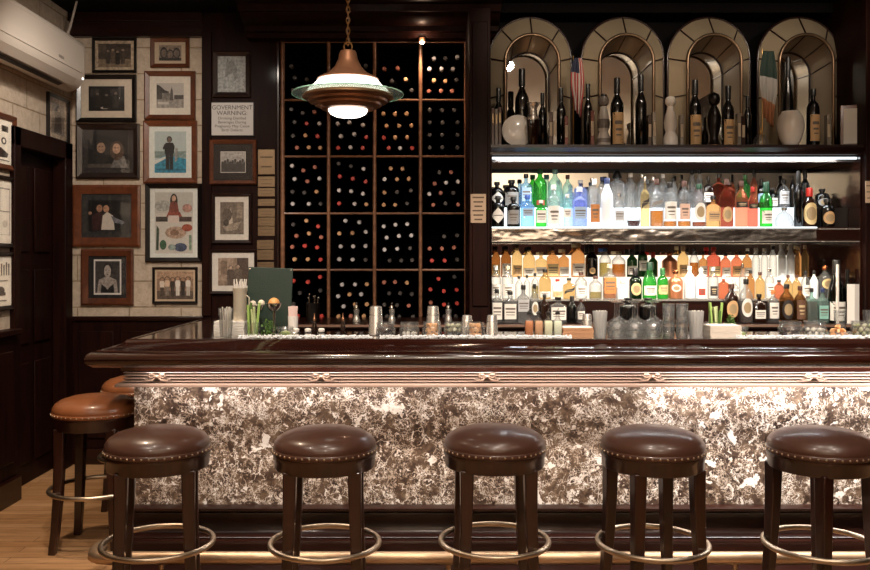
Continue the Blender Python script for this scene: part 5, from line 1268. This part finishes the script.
picture((153, 267, 198, 303.5), Yw, 'small black framed team photo, lowest by the dark panelling', BLACK_PAINT, 2.4, 'c3ab8e', (.9, .88), [('r', 0, 0, 1, .3, '5a4a40'), ('r', 0, .72, 1, 1, 'b08f74')] + sum([person(.14 + .145 * k, .78 + .03 * (k % 2), .68, .14, 'a98468', '1a1412', ['d2c4b4', 'd0b49a', '2c2422', 'ddd5ca', '2a2220', 'd8cfc4'][k], ['4a3f38', '8a7c70', '3a322e', 'd9d2c8', '2a2422', 'b8aea2'][k]) for k in range(6)], []), '8d715c', group=G)
Yq = YP - .001
G2 = 'framed pictures on the dark panelling'
picture((213, 51.5, 251, 97.5), Yq, 'dark brown framed silvery drawing of a horse head above the warning sign', W_FRAME_DK, 5, '9aa0a0', (.98, .98), [('p', [(.25, .4), (.3, .8), (.5, .92), (.68, .7), (.72, .4), (.6, .3), (.55, .55), (.42, .5)], '7d807e'), ('p', [(.3, .8), (.34, .95), (.4, .86)], '6d706e')], 'a0a5a4', group=G2)
picture((210, 140, 257, 184.5), Yq, 'brown framed small grey crowd photo in black mat below the warning sign', W_FRAME_BR, 4, '1d1816', (.64, .58), [('r', 0, .5, 1, 1, 'a9a5a0')] + [('e', .08 + .1 * k, .45 + .06 * (k % 3), .05, .09, '2a2725') for k in range(10)] + [('r', 0, 0, 1, .42, '34302d'), ('r', 0, .0, 1, .03, 'd5d0c8'), ('r', 0, .97, 1, 1, 'd5d0c8'), ('r', 0, 0, .02, 1, 'd5d0c8'), ('r', .98, 0, 1, 1, 'd5d0c8')], '5d5955', group=G2)
picture((212, 193, 252.5, 243.5), Yq, 'dark framed tall sepia photo of a small boat in white mat', W_FRAME_DK, 3.5, 'd3cbc0', (.70, .74), [('p', [(.1, .25), (.9, .4), (.7, .15), (.25, .08)], '9a8c7c'), ('p', [(.35, .3), (.45, .85), (.55, .35)], 'b8aa98'), ('e', .3, .6, .2, .2, '574c42'), ('r', .7, .5, .95, .95, '8a7c6c'), ('e', .25, .35, .12, .1, '3a322c')], '6d6054', group=G2)
picture((209.5, 249.5, 257.5, 294), Yq, 'dark framed sepia photo of two men standing, partly behind the menu board', W_FRAME_DK, 3, 'd3ccc2', (.72, .72), [('r', 0, .15, .5, 1, 'a08a78'), ('r', .62, .0, 1, 1, '4a3a32'), ('r', .1, .4, .3, .9, '7a6656')] + person(.42, .72, .7, .26, 'b59a86', '2a2220', '55483f') + person(.66, .76, .76, .26, 'b59a86', '2a2220', '63564a'), '8c7866', group=G2)
# warning sign
x0, x1, z0, z1 = X(211.5, Yq), X(253.5, Yq), Z(135.5, Yq), Z(103, Yq)
t = thing('warning_sign', 'white GOVERNMENT WARNING notice between the horse drawing and the crowd photo', 'sign', ((x0 + x1) / 2, Yq, (z0 + z1) / 2))
w, h = (x1 - x0) / 2, (z1 - z0) / 2
MB().box(-w - .006, w + .006, -.012, -.001, -h - .006, h + .006).build('backing', BLACK_PAINT, t, bevel=.002)
MB().box(-w, w, -.0135, -.0125, -h, h).build('notice_sheet', P('notice_white', 'c4c0bc', .35), t)
def text(s, size, parent, loc, m, name='lettering', rot=(PI / 2, 0, 0), ext=.0003):
    cu = bpy.data.curves.new('lettering', 'FONT'); cu.body = s; cu.size = size; cu.align_x = 'CENTER'; cu.extrude = ext
    o = bpy.data.objects.new('tmp', cu); C.objects.link(o)
    me = bpy.data.meshes.new_from_object(o.evaluated_get(bpy.context.evaluated_depsgraph_get()))
    bpy.data.objects.remove(o); me.materials.clear(); me.materials.append(m)
    r = bpy.data.objects.new(name, me); C.objects.link(r); r.parent = parent; r.location = loc; r.rotation_euler = rot
    return r
INK = flat('3a3634')
for s, sz, zz in (('GOVERNMENT', .046, .072), ('WARNING:', .046, .030), ('Drinking Distilled', .030, -.004), ('Beverages During', .030, -.034), ('Pregnancy May Cause', .030, -.064), ('Birth Defects', .030, -.094)):
    text(s, sz, t, (0, -.0140, zz), INK)
# pictures on the west wall
def wz(px, py):   # height of a point of the west wall seen at px, py
    Y = -XL * F / (CX - px); return Z(py, Y)
ym = -XL * F / (CX - 13.5)
def yat(px): return -XL * F / (CX - px)
marks = [('p', [(.2, .7), (.25, .9), (.4, .95), (.5, .8), (.35, .68)], '2a2624'), ('e', .35, .82, .07, .06, 'e6dfd2'), ('r', .55, .75, .85, .9, '2a2624'), ('r', .15, .45, .4, .6, '2a2624'), ('e', .65, .52, .12, .09, '2a2624'), ('e', .65, .52, .06, .05, 'e6dfd2'), ('p', [(.15, .2), (.5, .35), (.85, .22), (.8, .12), (.2, .1)], '2a2624'), ('r', .1, .03, .9, .05, '2a2624')]
picture((5.36, wz(13.5, 172), yat(13.5), wz(13.5, 117.5)), 0, 'brown framed white sheet of bold black doodles, highest before the door', W_FRAME_BR, 5, 'ddd5c6', (.9, .9), marks, 'e0d9cb', plane='west', group='framed notices before the door')
lines = [('r', .1, .1 + .02, .9, .115, '8a8176'), ('r', .1, .1, .12, .9, '8a8176'), ('r', .88, .1, .9, .9, '8a8176'), ('r', .1, .88, .9, .9, '8a8176'), ('r', .1, .5, .9, .515, '8a8176'), ('r', .5, .5, .515, .9, '8a8176'), ('r', .2, .3, .5, .31, '8a8176'), ('e', .7, .3, .1, .06, 'b9b0a2')]
picture((5.34, wz(13.5, 248), yat(13.5), wz(13.5, 178)), 0, 'black framed white floor plan drawing, middle of three before the door', BLACK_PAINT, 4, 'd9d2c4', (.95, .95), lines, 'd9d2c4', plane='west', group='framed notices before the door')
tools = [('p', [(.12 + .1 * k, .62), (.16 + .1 * k, .62), (.17 + .1 * k, .9 - .03 * (k % 3)), (.11 + .1 * k, .9 - .03 * (k % 3))], '3a3430') for k in range(8)] + [('r', .2, .5, .8, .52, '6a6056'), ('e', .5, .3, .16, .09, '3a3430'), ('r', .3, .2, .7, .26, '3a3430'), ('r', .25, .08, .75, .1, '6a6056')]
picture((5.36, wz(13.5, 309), yat(13.5), wz(13.5, 252)), 0, 'black framed white print of small dark tools, lowest of three before the door', BLACK_PAINT, 4, 'd9d2c4', (.95, .95), tools, 'd9d2c4', plane='west', group='framed notices before the door')
picture((yat(46), wz(68, 146), 6.60, 2.775), 0, 'black framed tall photo over the door, beneath the air conditioner', BLACK_PAINT, 3.5, '9c8a76', (.72, .78), [('e', .5, .6, .25, .35, '2a2522'), ('p', [(.2, .05), (.8, .05), (.7, .55), (.3, .5)], '3a332e'), ('e', .55, .8, .1, .06, '8a7a6a')], '6a5e52', plane='west')

# ------------------------------------------------------------------ air conditioner
ax1, ax0, ay0, ay1, az0, az1 = -2.50, XL + .001, 4.92, 6.34, 2.79, 3.155
t = thing('air_conditioner', 'white wall mounted air conditioner near the ceiling above the door', 'air conditioner', (XL, (ay0 + ay1) / 2, 2.97))
def ap(mb, name, m, **kw):
    o = mb.build(name, m, t, **kw); o.location = -Vector(t.location); return o
sec = [(ax0, az0 + .04), (ax0, az1), (ax1 - .03, az1), (ax1 - .008, az1 - .012), (ax1, az1 - .04), (ax1, az0 + .115), (ax1 - .008, az0 + .075), (ax1 - .04, az0 + .03), (ax1 - .09, az0 + .003), (ax1 - .13, az0)]
ap(MB().prism([(p[0], p[1]) for p in sec], 'y', ay0, ay1), 'casing', WHITE_PLASTIC, smooth=50, bevel=.006)
ap(MB().box(ax1 - .0, ax1 + .006, ay0 + .01, ay1 - .05, az0 + .122, az1 - .045), 'front_panel', P('front_panel_plastic', 'd6cbbf', .22), bevel=.003)
m = MB(); m.loft([[(x, y, z) for x, z in ((ax1 - .006, az0 + .070), (ax1 - .046, az0 + .024), (ax1 - .043, az0 + .021), (ax1 - .002, az0 + .067))] for y in (ay0 + .04, ay1 - .14)])
ap(m, 'air_flap', P('flap_plastic', 'c9bdb0', .35))
m = MB(); m.loft([[(x, y, z) for x, z in ((ax1 - .056, az0 + .012), (ax1 - .086, az0 - .001), (ax1 - .084, az0 - .004), (ax1 - .052, az0 + .009))] for y in (ay0 + .04, ay1 - .26)])
ap(m, 'outlet_slot', BLACK_PAINT)
ap(MB().box(ax1 + .006, ax1 + .0075, ay1 - .46, ay1 - .38, az0 + .15, az0 + .168), 'badge', P('grey_badge', '8d857c', .4))
ap(MB().sphere((ax1 - .004, ay1 - .03, az0 + .09), .007, 10, 6), 'glint_bead', glow('glint_white', (1, .97, .9), 6))  # glint on the casing put in as a glowing bead
o = MB().tube([(-2.60, 6.25, az1), (-2.59, 6.30, az1 + .1), (-2.56, 6.34, 3.45)], .008, 8).build('power_cable', P('white_cable', 'b5aaa0', .5)); tag(o, 'white cable rising from the air conditioner to the ceiling', 'cable')

# ------------------------------------------------------------------ pendant lamp
YL = 4.75
def pz(py): return Z(py, YL)
def pr(w): return w / 2 * YL / F
zb_ = pz(112); t = thing('pendant_lamp', 'large copper pendant lamp with glowing white tiers and a green edged glass disc', 'pendant lamp', (X(348, YL), YL, pz(50)))
def lp(prof, name, m, **kw):
    o = MB().lathe([(r, z - pz(50)) for r, z in prof], 48, caps=False).build(name, m, t, smooth=kw.get('smooth', 40)); return o
OPAL = glow('opal_glass', (1, .93, .82), 4.5)
lp([(.001, pz(51)), (pr(15), pz(51)), (pr(17), pz(53)), (pr(20), pz(60)), (pr(27), pz(67)), (pr(40), pz(73.5)), (pr(58), pz(78)), (pr(62), pz(80)), (pr(60), pz(80.5)), (pr(38), pz(75)), (.02, pz(66))], 'bell_cap', COPPER)
lp([(pr(60), pz(80.6)), (pr(64), pz(83)), (pr(68), pz(85.5)), (pr(68), pz(86.5)), (pr(76), pz(88)), (pr(80), pz(90)), (pr(80), pz(91.2)), (.02, pz(91.2))], 'opal_tier', OPAL)
lp([(pr(30), pz(92.2)), (pr(110), pz(93.6)), (pr(111), pz(94.4)), (pr(110), pz(95)), (pr(30), pz(93.6))], 'glass_disc', thin_glass('green_edged_glass', (.88, .98, .93), .4, .03, haze=.05))
lp([(pr(111.5), pz(93.7)), (pr(112.5), pz(94.4)), (pr(111.5), pz(95))], 'glass_edge', P('glass_edge_green', '9ccdb6', .15, coat=.5))
lp([(pr(88), pz(95.2)), (pr(91), pz(96.5)), (pr(91), pz(98)), (pr(84), pz(100)), (pr(80), pz(100.3)), (pr(78), pz(102.5)), (pr(68), pz(104)), (pr(66), pz(106)), (pr(54), pz(108.5)), (pr(52), pz(109.5)), (pr(40), pz(110)), (pr(40), pz(109)), (pr(50), pz(107)), (pr(84), pz(96.5))], 'ribbed_bowl', COPPER)
lp([(pr(39), pz(109.6)), (pr(39), pz(111)), (pr(35), pz(114)), (pr(26), pz(116.3)), (pr(12), pz(117.5)), (.001, pz(117.8))], 'opal_bulb', OPAL)
m = MB(); m.tube([(.022 * math.cos(a), 0, pz(47) - pz(50) + .026 * math.sin(a)) for a in [2 * PI * k / 16 for k in range(16)]], .0045, 8, loop=True); m.build('hanging_ring', BRASS, t)
m = MB(); zz = pz(44.5) - pz(50); k = 0; zt_ = 3.45 - pz(50)
while zz < zt_ - .02:
    pts = []
    for a in range(12):
        u, v = .010 * math.cos(2 * PI * a / 12), .019 * math.sin(2 * PI * a / 12)
        pts.append((u, 0, zz + .016 + v) if k % 2 == 0 else (0, u, zz + .016 + v))
    m.tube(pts, .0032, 6, loop=True); zz += .029; k += 1
m.build('chain', BRASS, t)
m = MB().tube([(.006 * math.sin(q * 1.3), .006 * math.cos(q * 1.3), pz(46) - pz(50) + q * (zt_ - pz(46) + pz(50)) / 30) for q in range(31)], .0035, 6); m.build('flex_cord', P('brown_cord', '5a4636', .7), t)
MB().lathe([(.05, zt_ - .001), (.05, zt_ - .012), (.02, zt_ - .03), (.006, zt_ - .034)], 20).build('ceiling_rose', COPPER, t)

# ------------------------------------------------------------------ stools
def make_stool(label, leather):
    t = thing('bar_stool', label, 'bar stool', (0, 0, 0), 0, 'bar stools along the counter')
    R = .2225
    MB().lathe([(.001, .722), (R - .012, .722), (R, .728), (R + .004, .745), (R + .002, .765), (R - .012, .785), (R - .04, .803), (R - .09, .818), (R - .15, .826), (.001, .829)], 56, caps=False).build('seat_cushion', leather, t, smooth=60)
    MB().lathe([(R + .004, .7225), (R + .0075, .727), (R + .0075, .741), (R + .003, .745)], 56, caps=False).build('leather_band', leather, t, smooth=60)
    MB().lathe([(R - .06, .655), (R - .004, .655), (R, .662), (R + .001, .70), (R + .006, .706), (R + .006, .7215), (R - .06, .7215)], 56, caps=False).build('seat_apron', W_STOOL, t, smooth=40)
    nail = None
    for k in range(46):
        a = 2 * PI * k / 46
        if nail is None: nail = MB().sphere((0, 0, 0), .0048, 8, 5).build('nail_head', RING, t, smooth=60); o = nail
        else: o = nail.copy(); C.objects.link(o); o.parent = t
        o.location = ((R + .0075) * math.cos(a), (R + .0075) * math.sin(a), .734)
    for sx in (-1, 1):
        for sy in (-1, 1):
            rings = []
            for z, o, w in ((.665, .138, .029), (.5, .140, .026), (.3, .146, .0235), (.12, .156, .021), (0, .168, .019)):
                rings.append([(sx * o + w * a, sy * o + w * b, z) for a, b in ((-1, -1), (1, -1), (1, 1), (-1, 1))])
            MB().loft(rings).build('leg', W_STOOL, t, smooth=30, bevel=.005)
    m = MB().tube([(.240 * math.cos(a), .240 * math.sin(a), .315) for a in [2 * PI * k / 56 for k in range(56)]], .0125, 12, loop=True)
    m.build('foot_ring', RING, t, smooth=80)
    for sx in (-1, 1):
        for sy in (-1, 1): MB().tube([(sx * .160, sy * .160, .315), (sx * .163, sy * .163, .315)], .006, 8).build('ring_bolt', NICKEL, t)
    return t
YS = 3.90
s0 = make_stool('dark brown leather bar stool before the marble corner, nearest the foot rail end', LEATHER)
specs = [(158, 3.87, 12, 'dark brown leather bar stool before the marble corner and rail end'), (325, 3.87, 2, 'dark brown leather bar stool standing under the pendant lamp'), (494.5, 3.90, 3, 'dark brown leather bar stool before the marble joint below the metal shakers'),
         (652.5, 3.87, 13, 'dark brown leather bar stool standing below the upturned stem glasses'), (821, 3.85, 24, 'dark brown leather bar stool cut by the photo edge, below the wide jars')]
for k, (px, Y, rot, lb) in enumerate(specs):
    o = s0 if k == 0 else copy_tree(s0)
    o.location = (X(px, Y), Y, 0); o.rotation_euler = (0, 0, math.radians(rot)); o['label'] = lb
s1 = make_stool('lamplit tan leather bar stool at the short side of the bar, close to the corner', LEATHER_LIT)
s1.location = (-1.832, 4.80, 0); s1.rotation_euler = (0, 0, 0)
s2 = copy_tree(s1); s2['label'] = 'lamplit tan leather bar stool at the short side, mostly hidden behind the other tan stool'
s2.location = (X(139, 5.6), 5.60, 0); s2.rotation_euler = (0, 0, math.radians(4))

# ------------------------------------------------------------------ lights
def light(name, kind, loc, energy, col, size=None, size_y=None, rot=(0, 0, 0), spot=None, blend=.5):
    d = bpy.data.lights.new(name, kind); d.energy = energy; d.color = col
    if kind == 'AREA':
        d.shape = 'RECTANGLE' if size_y else 'DISK'; d.size = size
        if size_y: d.size_y = size_y
    elif size is not None: d.shadow_soft_size = size
    if kind == 'SPOT': d.spot_size = math.radians(spot); d.spot_blend = blend
    o = bpy.data.objects.new(name, d); C.objects.link(o); o.location = loc; o.rotation_euler = rot
    return o
# strips under the bar lip
light('lip_strip_white', 'AREA', (2.2, BY - .11, 1.036), 14, (1, .96, .92), 1.8, .02, (.2, 0, 0))
light('lip_strip', 'AREA', (-.1, BY - .11, 1.036), 11, (1, .86, .76), 2.8, .02, (.2, 0, 0))
YS_, ZS_ = BY - .045, .912
light('panel_strip_warm', 'AREA', (-.75, YS_, ZS_), 2.9, (1, .90, .82), 1.5, .02, (.25, 0, 0))
light('panel_strip_mid', 'AREA', (.55, YS_, ZS_), 1.5, (1, .90, .82), 1.0, .02, (.25, 0, 0))
light('panel_strip_white', 'AREA', (2.0, YS_, ZS_), 10, (1, .97, .94), 1.7, .02, (.25, 0, 0))
# back bar strips; the one under the shelf is added fill
light('cornice_strip', 'AREA', (1.65, 6.005, zt + .015), 16, (.92, .97, 1.0), 2.35, .015, (-.05, 0, 0))
light('shelf_fill', 'AREA', (1.65, 6.016, 1.710), 18, (1, .88, .72), 2.35, .015, (-.05, 0, 0))
light('rack_glow', 'POINT', (X(422, 6.5), 6.46, Z(38, 6.5) - .03), 1.6, (1, .66, .44), .015)
light('bar_fill_spot', 'SPOT', (-.35, 3.3, 3.42), 190, (1, .87, .74), .03, rot=(math.radians(40), 0, 0), spot=75, blend=.9)  # added fill for the pendant's copper bell
light('rack_spot', 'SPOT', (X(422, 6.5), 6.5, Z(38, 6.5) - .05), 22, (1, .72, .5), .02, rot=(.12, 0, 0), spot=125, blend=.9)
# unseen downlights added for ambient fill and the bright floor by the side stools
for k, (x, y, e, c) in enumerate([(-2.0, 4.5, 150, (1, .76, .54)), (-1.6, 2.6, 90, (1, .84, .7)), (.4, 2.3, 110, (1, .86, .74)), (2.2, 2.4, 100, (1, .86, .74))]):
    light('added_downlight', 'SPOT', (x, y, 3.42), e, c, .06, spot=95, blend=.8)
# added fill spots, aimed at the bar top and the shelves behind
for x in (-1.25, .75, 1.45, 2.1, 2.8):
    light('bar_fill_spot', 'SPOT', (x, 3.3, 3.42), 150 if x < 0 else 230, (1, .87, .74), .03, rot=(math.radians(38), 0, 0), spot=70, blend=.9)
light('picture_fill', 'SPOT', (-1.5, 4.6, 3.4), 110, (1, .88, .76), .05, rot=(math.radians(52), 0, math.radians(24)), spot=90, blend=.9)  # unseen spot added to brighten the picture wall
light('west_wall_fill', 'SPOT', (-1.2, 4.7, 3.42), 60, (1, .88, .76), .05, rot=(math.radians(50), 0, math.radians(58)), spot=60, blend=.9)  # unseen spot added to brighten the frames before the door
for x in (-1.3, 0, 1.3, 2.5):
    light('front_fill_spot', 'SPOT', (x, .8, 3.42), 75, (1, .88, .77), .06, rot=(math.radians(61), 0, 0), spot=48, blend=.9)  # frontal fill added behind the camera for the bar-top things
light('rear_wall_fill', 'AREA', (.5, -1.2, 3.3), 260, (1, .91, .8), 3.5, 1.0, (math.radians(-40), 0, 0))  # added wash on the rear wall, for its bright reflection in the mirrors
for x in (.75, 1.4, 2.05, 2.7): light('arch_fill_spot', 'SPOT', (x, 5.0, 3.38), 26, (1, .86, .7), .05, rot=(math.radians(72), 0, 0), spot=60, blend=.9)  # unseen spots added to brighten the arch bands
light('ceiling_fill', 'AREA', (.5, .8, 2.6), 80, (1, .9, .78), 3.5, 1.5, (PI, 0, 0))  # added upward fill on the ceiling that the arch mirrors reflect

wd = bpy.data.worlds.new('room_air'); bpy.context.scene.world = wd; wd.use_nodes = True
wd.node_tree.nodes['Background'].inputs['Color'].default_value = (.02, .016, .014, 1); wd.node_tree.nodes['Background'].inputs['Strength'].default_value = .2
# ------------------------------------------------------------------ camera and view
cd = bpy.data.cameras.new('camera'); cam = bpy.data.objects.new('camera', cd); C.objects.link(cam)
cam.location = (0, 0, H); cam.rotation_euler = (PI / 2, 0, 0)
cd.sensor_fit = 'HORIZONTAL'; cd.sensor_width = 36; cd.lens = 36 * F / 870
cd.shift_x = (435 - CX) / 870; cd.shift_y = (CY - 285) / 870
cd.clip_start = .05
sc = bpy.context.scene; sc.camera = cam
sc.view_settings.view_transform = 'Standard'; sc.view_settings.look = 'None'; sc.view_settings.gamma = 1; sc.view_settings.use_curve_mapping = False
sc.view_settings.exposure = 0
cy = sc.cycles
cy.max_bounces = 14; cy.transparent_max_bounces = 40; cy.transmission_bounces = 12; cy.glossy_bounces = 6; cy.diffuse_bounces = 3
cy.sample_clamp_indirect = 3; cy.blur_glossy = .5; cy.caustics_refractive = True; cy.caustics_reflective = False
cy.use_denoising = True
